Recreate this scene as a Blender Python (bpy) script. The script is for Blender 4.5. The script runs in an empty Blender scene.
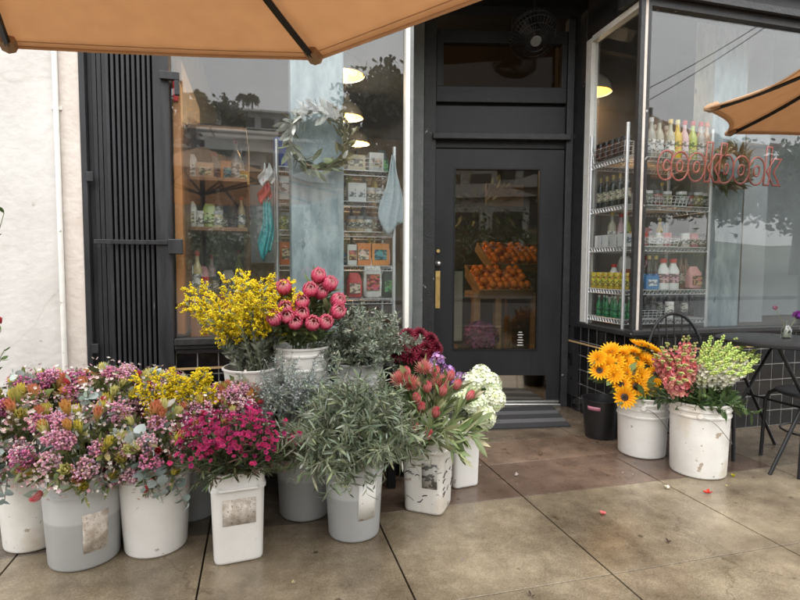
import bpy, math, random
import numpy as np
from mathutils import Vector, Matrix

# ------------------------------------------------------------------ camera, sky, sun, exposure
sc = bpy.context.scene
COL = sc.collection
rnd = random.Random(7)
rg = np.random.default_rng(11)
F = 528.0; CAMH = 1.17
YAW, PIT, ROLL = math.radians(15.0), math.radians(3.5), math.radians(0.26)
fw = np.array([math.sin(YAW)*math.cos(PIT), math.cos(YAW)*math.cos(PIT), -math.sin(PIT)])
_r = np.array([math.cos(YAW), -math.sin(YAW), 0.0]); _u = np.cross(_r, fw)
RT_ = _r*math.cos(ROLL) + _u*math.sin(ROLL); UP_ = _u*math.cos(ROLL) - _r*math.sin(ROLL)
O = np.array([0.0, 0.0, CAMH])
cd = bpy.data.cameras.new('camera'); cam = bpy.data.objects.new('camera', cd); COL.objects.link(cam)
cd.sensor_width = 36.0; cd.lens = F/800*36; cd.clip_end = 1000; cd.clip_start = 0.02
cam.matrix_world = Matrix(((RT_[0], UP_[0], -fw[0], 0), (RT_[1], UP_[1], -fw[1], 0), (RT_[2], UP_[2], -fw[2], CAMH), (0, 0, 0, 1)))
sc.camera = cam

w = bpy.data.worlds.new("World"); sc.world = w; w.use_nodes = True
nt = w.node_tree; bgn = nt.nodes['Background']
SUN_EL, SUN_ROT = math.radians(66), math.radians(200)
sky = nt.nodes.new('ShaderNodeTexSky'); sky.sky_type = 'NISHITA'; sky.sun_disc = False
sky.sun_elevation = SUN_EL; sky.sun_rotation = SUN_ROT; sky.air_density = 1.0; sky.dust_density = 2.0
hs = nt.nodes.new('ShaderNodeHueSaturation'); hs.inputs['Saturation'].default_value = 0.22
nt.links.new(sky.outputs[0], hs.inputs['Color'])
# an even cloud layer over the clear sky: brightest overhead, darker towards the horizon
wtc = nt.nodes.new('ShaderNodeTexCoord'); wsp = nt.nodes.new('ShaderNodeSeparateXYZ'); nt.links.new(wtc.outputs['Generated'], wsp.inputs[0])
wcl = nt.nodes.new('ShaderNodeTexNoise'); wcl.inputs['Scale'].default_value = 3.0; wcl.inputs['Detail'].default_value = 5; nt.links.new(wtc.outputs['Generated'], wcl.inputs[0])
wmr = nt.nodes.new('ShaderNodeMapRange'); nt.links.new(wsp.outputs[2], wmr.inputs[0]); wmr.inputs[3].default_value = 3.4; wmr.inputs[4].default_value = 10.5
wm2 = nt.nodes.new('ShaderNodeMapRange'); nt.links.new(wcl.outputs[0], wm2.inputs[0]); wm2.inputs[1].default_value = .3; wm2.inputs[2].default_value = .7; wm2.inputs[3].default_value = .88; wm2.inputs[4].default_value = 1.12
wmu = nt.nodes.new('ShaderNodeMath'); wmu.operation = 'MULTIPLY'; nt.links.new(wmr.outputs[0], wmu.inputs[0]); nt.links.new(wm2.outputs[0], wmu.inputs[1])
wco = nt.nodes.new('ShaderNodeCombineColor'); [nt.links.new(wmu.outputs[0], wco.inputs[k]) for k in range(3)]
wmx = nt.nodes.new('ShaderNodeMix'); wmx.data_type = 'RGBA'; wmx.inputs[0].default_value = .86; nt.links.new(hs.outputs[0], wmx.inputs[6]); nt.links.new(wco.outputs[0], wmx.inputs[7]); nt.links.new(wmx.outputs[2], bgn.inputs[0])
bgn.inputs[1].default_value = 0.15
sd = bpy.data.lights.new('sun', 'SUN'); so = bpy.data.objects.new('sun', sd); COL.objects.link(so)
sd.energy = 0.6; sd.angle = math.radians(60); sd.color = (1.0, 0.96, 0.90)
sdir = Vector((math.sin(SUN_ROT)*math.cos(SUN_EL), math.cos(SUN_ROT)*math.cos(SUN_EL), math.sin(SUN_EL)))
so.rotation_euler = sdir.to_track_quat('Z', 'Y').to_euler(); so.location = (0, -5, 12)
sc.view_settings.view_transform = 'Standard'; sc.view_settings.look = 'None'
sc.view_settings.gamma = 1.0; sc.view_settings.use_curve_mapping = False
sc.view_settings.exposure = 1.72
sc.render.engine = 'CYCLES'
cy = sc.cycles
cy.max_bounces = 8; cy.diffuse_bounces = 3; cy.glossy_bounces = 4; cy.transmission_bounces = 4; cy.transparent_max_bounces = 24
cy.caustics_reflective = False; cy.caustics_refractive = False
cy.use_denoising = True; cy.sample_clamp_indirect = 6.0
try: cy.denoiser = 'OPENIMAGEDENOISE'
except Exception: pass

def ray(x, y): return fw + RT_*(x-400)/F + UP_*(300-y)/F
def PY(x, y, Y): d = ray(x, y); return O + d*(Y/d[1])
def PZ(x, y, Z=0.0): d = ray(x, y); return O + d*((Z-CAMH)/d[2])
def MIR(x, y, t, Y0=3.05):            # a thing across the street whose reflection in the shop glass sits there
    q = O + ray(x, y)*t; q[1] = 2*Y0 - q[1]; return q

# ------------------------------------------------------------------ geometry container
class G:
    def __init__(s):
        s.v = []; s.c = []; s.t = []; s.q = []; s.n = 0
    def raw(s, V, T=None, Q=None, C=None):
        V = np.asarray(V, float).reshape(-1, 3)
        if C is None: C = np.ones((len(V), 3))
        C = np.asarray(C, float)
        if C.ndim == 1: C = np.tile(C, (len(V), 1))
        s.v.append(V); s.c.append(C)
        if T is not None and len(T): s.t.append(np.asarray(T, int).reshape(-1, 3)+s.n)
        if Q is not None and len(Q): s.q.append(np.asarray(Q, int).reshape(-1, 4)+s.n)
        s.n += len(V); return s
    def arr(s):
        V = np.concatenate(s.v) if s.v else np.zeros((0, 3)); C = np.concatenate(s.c) if s.c else np.zeros((0, 3))
        T = np.concatenate(s.t) if s.t else np.zeros((0, 3), int); Q = np.concatenate(s.q) if s.q else np.zeros((0, 4), int)
        return V, C, T, Q
    def add(s, g, M=None, tint=None):
        V, C, T, Q = g.arr()
        if M is not None:
            M = np.asarray(M); V = V @ M[:3, :3].T + M[:3, 3]
        if tint is not None: C = C*np.asarray(tint)
        return s.raw(V, T, Q, C)
    def inst(s, g, pos, R, scale, tint=None):
        V, C, T, Q = g.arr(); N = len(pos); n = len(V)
        if N == 0: return s
        scale = np.asarray(scale, float)
        if scale.ndim == 0: scale = np.full(N, scale)
        if scale.ndim == 1: scale = scale[:, None].repeat(3, 1)
        W = np.einsum('nij,nkj->nki', R, V[None]*scale[:, None, :]) + np.asarray(pos)[:, None, :]
        CC = np.tile(C[None], (N, 1, 1))
        if tint is not None: CC = CC*np.asarray(tint)[:, None, :]
        off = (np.arange(N)*n)[:, None, None]
        TT = (T[None]+off).reshape(-1, 3) if len(T) else None
        QQ = (Q[None]+off).reshape(-1, 4) if len(Q) else None
        return s.raw(W.reshape(-1, 3), TT, QQ, CC.reshape(-1, 3))
    # shapes
    def box(s, x0, x1, y0, y1, z0, z1, C=None):
        V = [(x, y, z) for z in (z0, z1) for y in (y0, y1) for x in (x0, x1)]
        return s.raw(V, None, [(0, 2, 3, 1), (4, 5, 7, 6), (0, 1, 5, 4), (2, 6, 7, 3), (0, 4, 6, 2), (1, 3, 7, 5)], C)
    def tube(s, pts, r, n=6, C=None, cap=True):
        P = np.asarray(pts, float); m = len(P); r = np.broadcast_to(np.asarray(r, float), (m,))
        T = np.gradient(P, axis=0); T /= np.linalg.norm(T, axis=1)[:, None]+1e-12
        a = np.array([0, 0, 1.0]) if abs(T[0, 2]) < .9 else np.array([1.0, 0, 0])
        X = np.cross(a, T[0]); X /= np.linalg.norm(X)
        V = []; ang = np.arange(n)*2*math.pi/n
        for i in range(m):
            X = X - T[i]*(X@T[i]); X /= np.linalg.norm(X)+1e-12; Y = np.cross(T[i], X)
            V.append(P[i] + r[i]*(np.cos(ang)[:, None]*X + np.sin(ang)[:, None]*Y))
        Q = [(i*n+j, i*n+(j+1) % n, (i+1)*n+(j+1) % n, (i+1)*n+j) for i in range(m-1) for j in range(n)]
        V = np.concatenate(V); T3 = []
        if cap:
            V = np.concatenate([V, P[:1], P[-1:]]); k = m*n
            T3 = [(k, (j+1) % n, j) for j in range(n)] + [(k+1, (m-1)*n+j, (m-1)*n+(j+1) % n) for j in range(n)]
        if C is not None:
            C = np.asarray(C, float)
            if C.ndim == 2 and len(C) == m:
                C = np.concatenate([C.repeat(n, 0), C[:1], C[-1:]]) if cap else C.repeat(n, 0)
        return s.raw(V, T3, Q, C)
    def lathe(s, prof, n=24, o=(0, 0, 0), sq=None, C=None, caps=True, sx=1.0, sy=1.0):
        a = np.arange(n)*2*math.pi/n; ca, sa = np.cos(a), np.sin(a)
        if sq:                                        # rounded square outline
            k = (np.abs(ca)**sq+np.abs(sa)**sq)**(-1/sq); ca, sa = ca*k, sa*k
        V = np.concatenate([np.stack([r*ca*sx, r*sa*sy, np.full(n, z)], 1) for r, z in prof])+np.asarray(o)
        m = len(prof)
        Q = [(i*n+j, i*n+(j+1) % n, (i+1)*n+(j+1) % n, (i+1)*n+j) for i in range(m-1) for j in range(n)]
        T = []
        if caps:
            k = len(V); V = np.concatenate([V, [np.array(o)+(0, 0, prof[0][1])], [np.array(o)+(0, 0, prof[-1][1])]])
            if prof[0][0] > 1e-6: T += [(k, (j+1) % n, j) for j in range(n)]
            if prof[-1][0] > 1e-6: T += [(k+1, (m-1)*n+j, (m-1)*n+(j+1) % n) for j in range(n)]
        if C is not None:
            C = np.asarray(C, float)
            if C.ndim == 2:
                C = C.repeat(n, 0)
                if caps: C = np.concatenate([C, C[:1], C[-1:]])
        return s.raw(V, T, Q, C)
    def ball(s, c, r, n=10, m=6, C=None, sz=1.0):
        pr = [(max(1e-7, r*math.sin(math.pi*i/m)), -r*sz*math.cos(math.pi*i/m)) for i in range(m+1)]
        return s.lathe(pr, n, c, C=C, caps=False)

def frames(D, roll=None):
    D = np.asarray(D, float).reshape(-1, 3); D = D/(np.linalg.norm(D, axis=1)[:, None]+1e-12); N = len(D)
    A = np.where(np.abs(D[:, 2:3]) < .95, np.array([[0, 0, 1.0]]), np.array([[1.0, 0, 0]]))
    X = np.cross(A, D); X /= np.linalg.norm(X, axis=1)[:, None]+1e-12; Y = np.cross(D, X)
    if roll is None: roll = rg.uniform(0, 6.283, N)
    roll = np.broadcast_to(np.asarray(roll, float), (N,))
    c, q = np.cos(roll)[:, None], np.sin(roll)[:, None]
    return np.stack([X*c+Y*q, Y*c-X*q, D], 2)
def mat4(pos, d=(0, 0, 1), roll=0.0, sc_=1.0):
    M = np.eye(4); M[:3, :3] = frames([d], roll)[0]*sc_; M[:3, 3] = pos; return M
def jit(N, base, var=.15, hue=.06):
    b = np.asarray(base, float); k = 1+rg.normal(0, var, (N, 1)); return np.clip(b*k*(1+rg.normal(0, hue, (N, 3))), .003, .95)

# ------------------------------------------------------------------ objects
WL = {}
def build(name, g, m, parent=None, smooth=True, ang=38, loc=None, local=False, bev=0, solid=0):
    V, C, T, Q = g.arr()
    if parent is not None: base = np.zeros(3) if local else WL[parent.name]
    elif local: base = np.zeros(3)
    else:
        base = np.array(loc, float) if loc is not None else np.array([(V[:, 0].min()+V[:, 0].max())/2, (V[:, 1].min()+V[:, 1].max())/2, V[:, 2].min()])
    me = bpy.data.meshes.new(name)
    V = V-base
    nl = len(T)*3+len(Q)*4
    me.vertices.add(len(V)); me.vertices.foreach_set('co', V.astype(np.float32).ravel())
    me.loops.add(nl); me.loops.foreach_set('vertex_index', np.concatenate([T.ravel(), Q.ravel()]).astype(np.int32))
    me.polygons.add(len(T)+len(Q))
    tot = np.concatenate([np.full(len(T), 3), np.full(len(Q), 4)]).astype(np.int32)
    me.polygons.foreach_set('loop_start', np.concatenate([[0], np.cumsum(tot)[:-1]]).astype(np.int32) if len(tot) else tot)
    me.update(calc_edges=True)
    a = me.color_attributes.new('Col', 'FLOAT_COLOR', 'POINT')
    a.data.foreach_set('color', np.concatenate([C, np.ones((len(C), 1))], 1).astype(np.float32).ravel())
    me.validate()
    if smooth:
        me.polygons.foreach_set('use_smooth', np.ones(len(me.polygons), bool))
        if ang: me.set_sharp_from_angle(angle=math.radians(ang))
    else: me.polygons.foreach_set('use_smooth', np.zeros(len(me.polygons), bool))
    me.materials.append(m)
    o = bpy.data.objects.new(name, me); COL.objects.link(o)
    if parent is not None: o.parent = parent; WL[o.name] = WL[parent.name]
    else: o.location = base; WL[o.name] = base
    if bev:
        b = o.modifiers.new('edge', 'BEVEL'); b.width = bev; b.segments = 2; b.limit_method = 'ANGLE'
    if solid:
        b = o.modifiers.new('thickness', 'SOLIDIFY'); b.thickness = solid
    return o
def tag(o, label, cat, group=None, kind=None):
    o['label'] = label; o['category'] = cat
    if group: o['group'] = group
    if kind: o['kind'] = kind
    return o
def thing(name, label, cat, loc=(0, 0, 0), group=None):
    o = bpy.data.objects.new(name, None); COL.objects.link(o); o.location = loc; o.empty_display_size = .1
    WL[o.name] = np.array(loc, float); return tag(o, label, cat, group)
def struct(o): o['kind'] = 'structure'; return o
def stuff(o): o['kind'] = 'stuff'; return o
def dup(root, loc, rot=None, scale=None, label=None, group=None):
    def cp(o, parent):
        c = o.copy(); COL.objects.link(c)
        if parent is not None: c.parent = parent
        for ch in KIDS.get(o.name, []): cp(ch, c)
        return c
    r = cp(root, None); r.location = loc
    if rot is not None: r.rotation_euler = rot
    if scale is not None: r.scale = (scale,)*3 if np.isscalar(scale) else scale
    if label: r['label'] = label
    if group: r['group'] = group
    WL[r.name] = np.array(loc, float)
    return r
KIDS = {}
def kids(root):
    KIDS[root.name] = [c for c in bpy.data.objects if c.parent == root]
    for c in KIDS[root.name]: kids(c)
def eul(d, roll=0.0): return Matrix(frames([d], roll)[0].tolist()).to_euler()

# ------------------------------------------------------------------ materials
def _m(name):
    m = bpy.data.materials.new(name); m.use_nodes = True
    t = m.node_tree; return m, t, t.nodes['Principled BSDF'], t.nodes.new, t.links.new
def pm(name, c1, c2=None, scale=8, rough=.6, bump=0, bscale=60, metal=0, detail=6, spec=.5, rvar=0, lo=.35, hi=.65, stretch=None, coat=0, spots=None, tint=False, cracks=None):
    m, t, p, N, L = _m(name)
    c1 = tuple(c1)+(1,); c2 = tuple(c2)+(1,) if c2 is not None else c1
    tc = N('ShaderNodeTexCoord'); mp = N('ShaderNodeMapping'); L(tc.outputs['Object'], mp.inputs[0])
    if stretch: mp.inputs['Scale'].default_value = stretch
    n = N('ShaderNodeTexNoise'); n.inputs['Scale'].default_value = scale; n.inputs['Detail'].default_value = detail; n.inputs['Roughness'].default_value = .65
    L(mp.outputs[0], n.inputs[0])
    r = N('ShaderNodeValToRGB'); r.color_ramp.elements[0].position = lo; r.color_ramp.elements[1].position = hi
    r.color_ramp.elements[0].color = c1; r.color_ramp.elements[1].color = c2
    L(n.outputs[0], r.inputs[0]); out = r.outputs[0]
    for (sc2, thr, col) in (spots or []):
        n3 = N('ShaderNodeTexNoise'); n3.inputs['Scale'].default_value = sc2; n3.inputs['Detail'].default_value = 4; L(mp.outputs[0], n3.inputs[0])
        r3 = N('ShaderNodeValToRGB'); r3.color_ramp.elements[0].position = thr; r3.color_ramp.elements[1].position = thr+(.14 if sc2 < 9 else .03); L(n3.outputs[0], r3.inputs[0])
        mx = N('ShaderNodeMix'); mx.data_type = 'RGBA'; L(r3.outputs[0], mx.inputs[0]); L(out, mx.inputs[6]); mx.inputs[7].default_value = tuple(col)+(1,); out = mx.outputs[2]
    if cracks:
        wn = N('ShaderNodeTexNoise'); wn.inputs['Scale'].default_value = 2.5; wn.inputs['Detail'].default_value = 6; L(tc.outputs['Object'], wn.inputs[0])
        ad = N('ShaderNodeMix'); ad.data_type = 'RGBA'; ad.blend_type = 'LINEAR_LIGHT'; ad.inputs[0].default_value = .16; L(tc.outputs['Object'], ad.inputs[6]); L(wn.outputs['Color'], ad.inputs[7])
        ck = N('ShaderNodeTexVoronoi'); ck.feature = 'DISTANCE_TO_EDGE'; ck.inputs['Scale'].default_value = cracks; L(ad.outputs[2], ck.inputs[0])
        rc = N('ShaderNodeValToRGB'); rc.color_ramp.elements[0].position = .0004; rc.color_ramp.elements[0].color = (.90, .89, .87, 1); rc.color_ramp.elements[1].position = .003; L(ck.outputs['Distance'], rc.inputs[0])
        mx = N('ShaderNodeMix'); mx.data_type = 'RGBA'; mx.blend_type = 'MULTIPLY'; mx.inputs[0].default_value = 1; L(out, mx.inputs[6]); L(rc.outputs[0], mx.inputs[7]); out = mx.outputs[2]
    if tint:
        at = N('ShaderNodeVertexColor'); at.layer_name = 'Col'
        mx = N('ShaderNodeMix'); mx.data_type = 'RGBA'; mx.blend_type = 'MULTIPLY'; mx.inputs[0].default_value = 1; L(out, mx.inputs[6]); L(at.outputs[0], mx.inputs[7]); out = mx.outputs[2]
    L(out, p.inputs['Base Color'])
    p.inputs['Roughness'].default_value = rough; p.inputs['Metallic'].default_value = metal; p.inputs['Specular IOR Level'].default_value = spec
    p.inputs['Coat Weight'].default_value = coat
    if rvar:
        mr = N('ShaderNodeMapRange'); mr.inputs[1].default_value = .3; mr.inputs[2].default_value = .7
        mr.inputs[3].default_value = rough-rvar; mr.inputs[4].default_value = rough+rvar; L(n.outputs[0], mr.inputs[0]); L(mr.outputs[0], p.inputs['Roughness'])
    if bump:
        n2 = N('ShaderNodeTexNoise'); n2.inputs['Scale'].default_value = bscale; n2.inputs['Detail'].default_value = 5; L(mp.outputs[0], n2.inputs[0])
        b = N('ShaderNodeBump'); b.inputs['Strength'].default_value = bump; b.inputs['Distance'].default_value = .01
        L(n2.outputs[0], b.inputs['Height']); L(b.outputs[0], p.inputs['Normal'])
    return m
def colmat(name, rough=.5, trans=.25, spec=.4, metal=0):
    m, t, p, N, L = _m(name)
    at = N('ShaderNodeVertexColor'); at.layer_name = 'Col'
    L(at.outputs[0], p.inputs['Base Color']); p.inputs['Roughness'].default_value = rough; p.inputs['Specular IOR Level'].default_value = spec; p.inputs['Metallic'].default_value = metal
    if trans:
        tr = N('ShaderNodeBsdfTranslucent'); L(at.outputs[0], tr.inputs[0]); mx = N('ShaderNodeMixShader'); mx.inputs[0].default_value = trans
        L(p.outputs[0], mx.inputs[1]); L(tr.outputs[0], mx.inputs[2]); L(mx.outputs[0], t.nodes['Material Output'].inputs[0])
    return m
def glass(name, tint=(.93, .95, .95), base=.06, dirt=0.0):
    m, t, p, N, L = _m(name)
    tr = N('ShaderNodeBsdfTransparent'); tr.inputs[0].default_value = tuple(tint)+(1,)
    gl = N('ShaderNodeBsdfGlossy'); gl.inputs['Roughness'].default_value = .0; gl.inputs[0].default_value = (1, 1, 1, 1)
    lw = N('ShaderNodeLayerWeight'); lw.inputs[0].default_value = .5
    pw = N('ShaderNodeMath'); pw.operation = 'POWER'; L(lw.outputs['Facing'], pw.inputs[0]); pw.inputs[1].default_value = 4
    mr = N('ShaderNodeMapRange'); L(pw.outputs[0], mr.inputs[0]); mr.inputs[3].default_value = base; mr.inputs[4].default_value = .95
    mx = N('ShaderNodeMixShader'); L(mr.outputs[0], mx.inputs[0]); L(tr.outputs[0], mx.inputs[1]); L(gl.outputs[0], mx.inputs[2]); out = mx.outputs[0]
    if dirt:
        df = N('ShaderNodeBsdfDiffuse'); df.inputs[0].default_value = (.7, .72, .72, 1)
        tc = N('ShaderNodeTexCoord'); n = N('ShaderNodeTexNoise'); n.inputs['Scale'].default_value = 3.5; n.inputs['Detail'].default_value = 8; n.inputs['Roughness'].default_value = .7
        L(tc.outputs['Object'], n.inputs[0]); r = N('ShaderNodeMapRange'); L(n.outputs[0], r.inputs[0]); r.inputs[1].default_value = .45; r.inputs[2].default_value = .8; r.inputs[3].default_value = dirt*.25; r.inputs[4].default_value = dirt
        m2 = N('ShaderNodeMixShader'); L(r.outputs[0], m2.inputs[0]); L(out, m2.inputs[1]); L(df.outputs[0], m2.inputs[2]); out = m2.outputs[0]
    L(out, t.nodes['Material Output'].inputs[0]); return m
def emit(name, c, s):
    m, t, p, N, L = _m(name); p.inputs['Base Color'].default_value = tuple(c)+(1,)
    p.inputs['Emission Color'].default_value = tuple(c)+(1,); p.inputs['Emission Strength'].default_value = s; return m

M = {}
M['stucco'] = pm('white_stucco', (.50, .485, .465), (.60, .585, .565), 3, .85, bump=.38, bscale=24, rvar=.05, cracks=.55, spots=[(2.2, .63, (.44, .42, .39)), (11, .68, (.40, .37, .33)), (1.1, .64, (.50, .46, .42))])
M['beige'] = pm('beige_pilaster_paint', (.52, .46, .41), (.62, .575, .53), 6, .8, bump=.4, bscale=30)
M['upper'] = pm('grey_stucco', (.30, .28, .25), (.38, .35, .31), 5, .9, bump=.5, bscale=50)
M['whitepaint'] = pm('white_paint', (.66, .65, .61), (.74, .73, .69), 14, .5, spots=[(40, .68, (.35, .33, .29))])
M['black'] = pm('black_paint', (.011, .0112, .0122), (.019, .0195, .0215), 22, .46, spec=.35, bump=.12, bscale=90, rvar=.08, spots=[(55, .735, (.30, .30, .28))])
M['door'] = pm('door_paint', (.015, .0152, .0165), (.023, .0235, .026), 6, .42, spec=.35, bump=.08, bscale=14, rvar=.06, stretch=(1, 1, .25), spots=[(60, .75, (.3, .3, .28)), (7, .70, (.045, .044, .043))])
M['chipped'] = pm('chipped_black_paint', (.016, .016, .017), (.028, .028, .03), 20, .5, bump=.3, bscale=60, spots=[(16, .70, (.33, .33, .31)), (60, .745, (.3, .3, .28))])
M['gate'] = pm('gate_metal', (.013, .0135, .0155), (.027, .028, .032), 30, .5, spec=.35, bump=.12, bscale=50, rvar=.1, stretch=(1, 1, .12), spots=[(50, .74, (.17, .17, .17))])
M['greytrim'] = pm('grey_trim_paint', (.13, .145, .14), (.19, .20, .195), 12, .5, spots=[(40, .7, (.4, .4, .38))])
M['tile'] = pm('black_glazed_tile', (.006, .006, .007), (.010, .010, .011), 12, .12, spec=.5, rvar=.04)
M['grout'] = pm('grout', (.22, .21, .20), (.36, .35, .33), 40, .9)
M['brass'] = pm('brass', (.62, .42, .16), (.75, .53, .22), 30, .35, metal=1, rvar=.1)
M['brassline'] = pm('tan_trim_line', (.50, .33, .16), (.62, .43, .22), 40, .5)
M['steel'] = pm('chrome_wire', (.62, .63, .64), (.72, .73, .74), 20, .38, metal=.75)
M['alum'] = pm('aluminium', (.55, .55, .54), (.68, .68, .67), 40, .35, metal=1)
M['mirror'] = pm('polished_plate', (.55, .50, .42), (.62, .57, .48), 10, .06, metal=1, rvar=.03)
M['darkroom'] = pm('dark_interior_wall', (.085, .072, .062), (.11, .095, .082), 2, .8)
M['greyroom'] = pm('grey_interior_wall', (.20, .215, .22), (.25, .265, .27), 2, .8)
M['floor_in'] = pm('shop_floor', (.06, .05, .045), (.09, .075, .065), 4, .4)
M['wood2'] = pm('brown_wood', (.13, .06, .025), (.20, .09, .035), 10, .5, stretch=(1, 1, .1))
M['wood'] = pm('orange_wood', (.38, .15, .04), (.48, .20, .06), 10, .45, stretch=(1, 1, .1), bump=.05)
M['crate'] = pm('pale_wood', (.30, .18, .085), (.42, .27, .14), 10, .6, stretch=(.2, 1, 1), bump=.1)
M['bluecol'] = pm('weathered_blue_paint', (.16, .21, .235), (.36, .42, .44), 5, .6, stretch=(2.2, 2.2, .7), bump=.2, bscale=20, spots=[(9, .66, (.13, .165, .18))])
M['greyboard'] = pm('grey_board', (.26, .275, .285), (.31, .325, .335), 3, .6)
M['leaf'] = colmat('leaf_tissue', .5, .22)
M['petal'] = colmat('petal_tissue', .6, .3, .25)
M['stem'] = colmat('stem_tissue', .6, 0)
M['matte'] = colmat('painted_goods', .5, 0)
def printed():
    m, t, p, N, L = _m('printed_label')
    at = N('ShaderNodeVertexColor'); at.layer_name = 'Col'; tc = N('ShaderNodeTexCoord')
    mp = N('ShaderNodeMapping'); mp.inputs['Scale'].default_value = (60, 60, 95); L(tc.outputs['Object'], mp.inputs[0])
    v = N('ShaderNodeTexVoronoi'); v.distance = 'CHEBYCHEV'; v.inputs['Scale'].default_value = 1.0; L(mp.outputs[0], v.inputs[0])
    hv = N('ShaderNodeHueSaturation'); L(at.outputs[0], hv.inputs['Color']); sp = N('ShaderNodeSeparateColor'); L(v.outputs['Color'], sp.inputs[0])
    r = N('ShaderNodeValToRGB'); r.color_ramp.interpolation = 'CONSTANT'; r.color_ramp.elements[0].color = (.25, .25, .25, 1); r.color_ramp.elements[1].position = .42; r.color_ramp.elements[1].color = (1, 1, 1, 1); L(sp.outputs[0], r.inputs[0])
    L(r.outputs[0], hv.inputs['Value']); mr = N('ShaderNodeMapRange'); L(sp.outputs[1], mr.inputs[0]); mr.inputs[3].default_value = .44; mr.inputs[4].default_value = .56; L(mr.outputs[0], hv.inputs['Hue'])
    L(hv.outputs[0], p.inputs['Base Color']); p.inputs['Roughness'].default_value = .5; return m
M['print'] = printed()
M['shiny'] = colmat('glossy_goods', .15, 0, .5)
M['cloth'] = pm('towel_cloth', (.36, .42, .45), (.46, .52, .55), 60, .9, bump=.3, bscale=300)
M['wp'] = pm('white_bucket_plastic', (.70, .69, .66), (.78, .77, .745), 5, .38, rvar=.08, spots=[(7, .655, (.62, .56, .47)), (22, .69, (.40, .35, .29)), (110, .72, (.25, .22, .18))])
M['wp2'] = pm('scuffed_bucket_plastic', (.66, .64, .60), (.78, .77, .74), 4, .42, rvar=.1, spots=[(5, .54, (.60, .54, .45)), (16, .655, (.40, .33, .26)), (60, .69, (.14, .12, .11))])
M['bin'] = pm('black_bin_plastic', (.012, .012, .013), (.02, .02, .021), 20, .4, bump=.05)
M['iron'] = pm('black_iron', (.010, .010, .011), (.016, .016, .017), 30, .42, rvar=.1, spec=.3)
M['wire'] = pm('wire_steel', (.25, .25, .25), (.4, .4, .4), 30, .4, metal=1)
M['sticker'] = pm('worn_paper_label', (.42, .35, .28), (.66, .62, .56), 30, .85, detail=12, lo=.40, hi=.58, spots=[(120, .60, (.30, .26, .22)), (14, .60, (.70, .68, .64))], bump=.3, bscale=90)
M['water'] = None
M['lampwhite'] = pm('enamel_shade', (.52, .52, .51), (.58, .58, .57), 5, .3)
M['bulb'] = emit('bulb_glow', (1.0, .62, .22), 1.2)
M['warmdisc'] = emit('lit_shade_lining', (1.0, .56, .10), .22)
M['neon'] = pm('red_neon_tube', (.52, .125, .105), (.60, .16, .13), 20, .25, coat=.4)
M['mat1'] = pm('mat_charcoal', (.022, .022, .025), (.04, .04, .043), 150, .95, bump=.6, bscale=300)
M['mat2'] = pm('mat_grey', (.085, .085, .09), (.14, .14, .145), 150, .95, bump=.6, bscale=300)
M['asphalt'] = pm('asphalt', (.04, .04, .042), (.06, .06, .062), 30, .7, bump=.4, bscale=120)
M['hill'] = pm('hill_scrub', (.035, .045, .025), (.07, .075, .045), .3, .9)
def grey_bucket():
    m, t, p, N, L = _m('translucent_grey_bucket')
    tc = N('ShaderNodeTexCoord'); n = N('ShaderNodeTexNoise'); n.inputs['Scale'].default_value = 9; n.inputs['Detail'].default_value = 6; L(tc.outputs['Object'], n.inputs[0])
    s = N('ShaderNodeSeparateXYZ'); L(tc.outputs['Object'], s.inputs[0])
    r = N('ShaderNodeValToRGB'); L(s.outputs[2], r.inputs[0])
    e = r.color_ramp.elements; e[0].position = .185; e[0].color = (.35, .355, .355, 1); e[1].position = .192; e[1].color = (.46, .47, .47, 1)
    r2 = N('ShaderNodeValToRGB'); L(n.outputs[0], r2.inputs[0]); r2.color_ramp.elements[0].color = (.86, .86, .86, 1); r2.color_ramp.elements[1].color = (1.1, 1.1, 1.08, 1)
    mx = N('ShaderNodeMix'); mx.data_type = 'RGBA'; mx.blend_type = 'MULTIPLY'; mx.inputs[0].default_value = 1; L(r.outputs[0], mx.inputs[6]); L(r2.outputs[0], mx.inputs[7])
    L(mx.outputs[2], p.inputs['Base Color']); p.inputs['Roughness'].default_value = .35; p.inputs['Subsurface Weight'].default_value = 0.0
    return m
M['gp'] = grey_bucket()
def canvas():
    m, t, p, N, L = _m('tan_canvas')
    tc = N('ShaderNodeTexCoord'); n = N('ShaderNodeTexNoise'); n.inputs['Scale'].default_value = 14; n.inputs['Detail'].default_value = 8; L(tc.outputs['Object'], n.inputs[0])
    r = N('ShaderNodeValToRGB'); r.color_ramp.elements[0].color = (.60, .41, .255, 1); r.color_ramp.elements[1].color = (.70, .49, .32, 1); L(n.outputs[0], r.inputs[0])
    L(r.outputs[0], p.inputs['Base Color']); p.inputs['Roughness'].default_value = .9
    n2 = N('ShaderNodeTexNoise'); n2.inputs['Scale'].default_value = 160; n2.inputs['Detail'].default_value = 9; n2.inputs['Roughness'].default_value = .85; L(tc.outputs['Object'], n2.inputs[0]); b = N('ShaderNodeBump'); b.inputs['Strength'].default_value = .35; b.inputs['Distance'].default_value = .006
    L(n2.outputs[0], b.inputs['Height']); L(b.outputs[0], p.inputs['Normal'])
    tr = N('ShaderNodeBsdfTranslucent'); L(r.outputs[0], tr.inputs[0]); mx = N('ShaderNodeMixShader'); mx.inputs[0].default_value = .5
    L(p.outputs[0], mx.inputs[1]); L(tr.outputs[0], mx.inputs[2]); L(mx.outputs[0], t.nodes['Material Output'].inputs[0]); return m
M['canvas'] = canvas()
M['glass'] = glass('window_glass', base=.056, dirt=.03)
M['doorglass'] = glass('door_glass', (.85, .84, .78), base=.028, dirt=.008)
M['transomglass'] = glass('transom_glass', (.6, .55, .5), base=.003)
M['jar'] = glass('jar_glass', (.86, .88, .85), base=.08)
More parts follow.
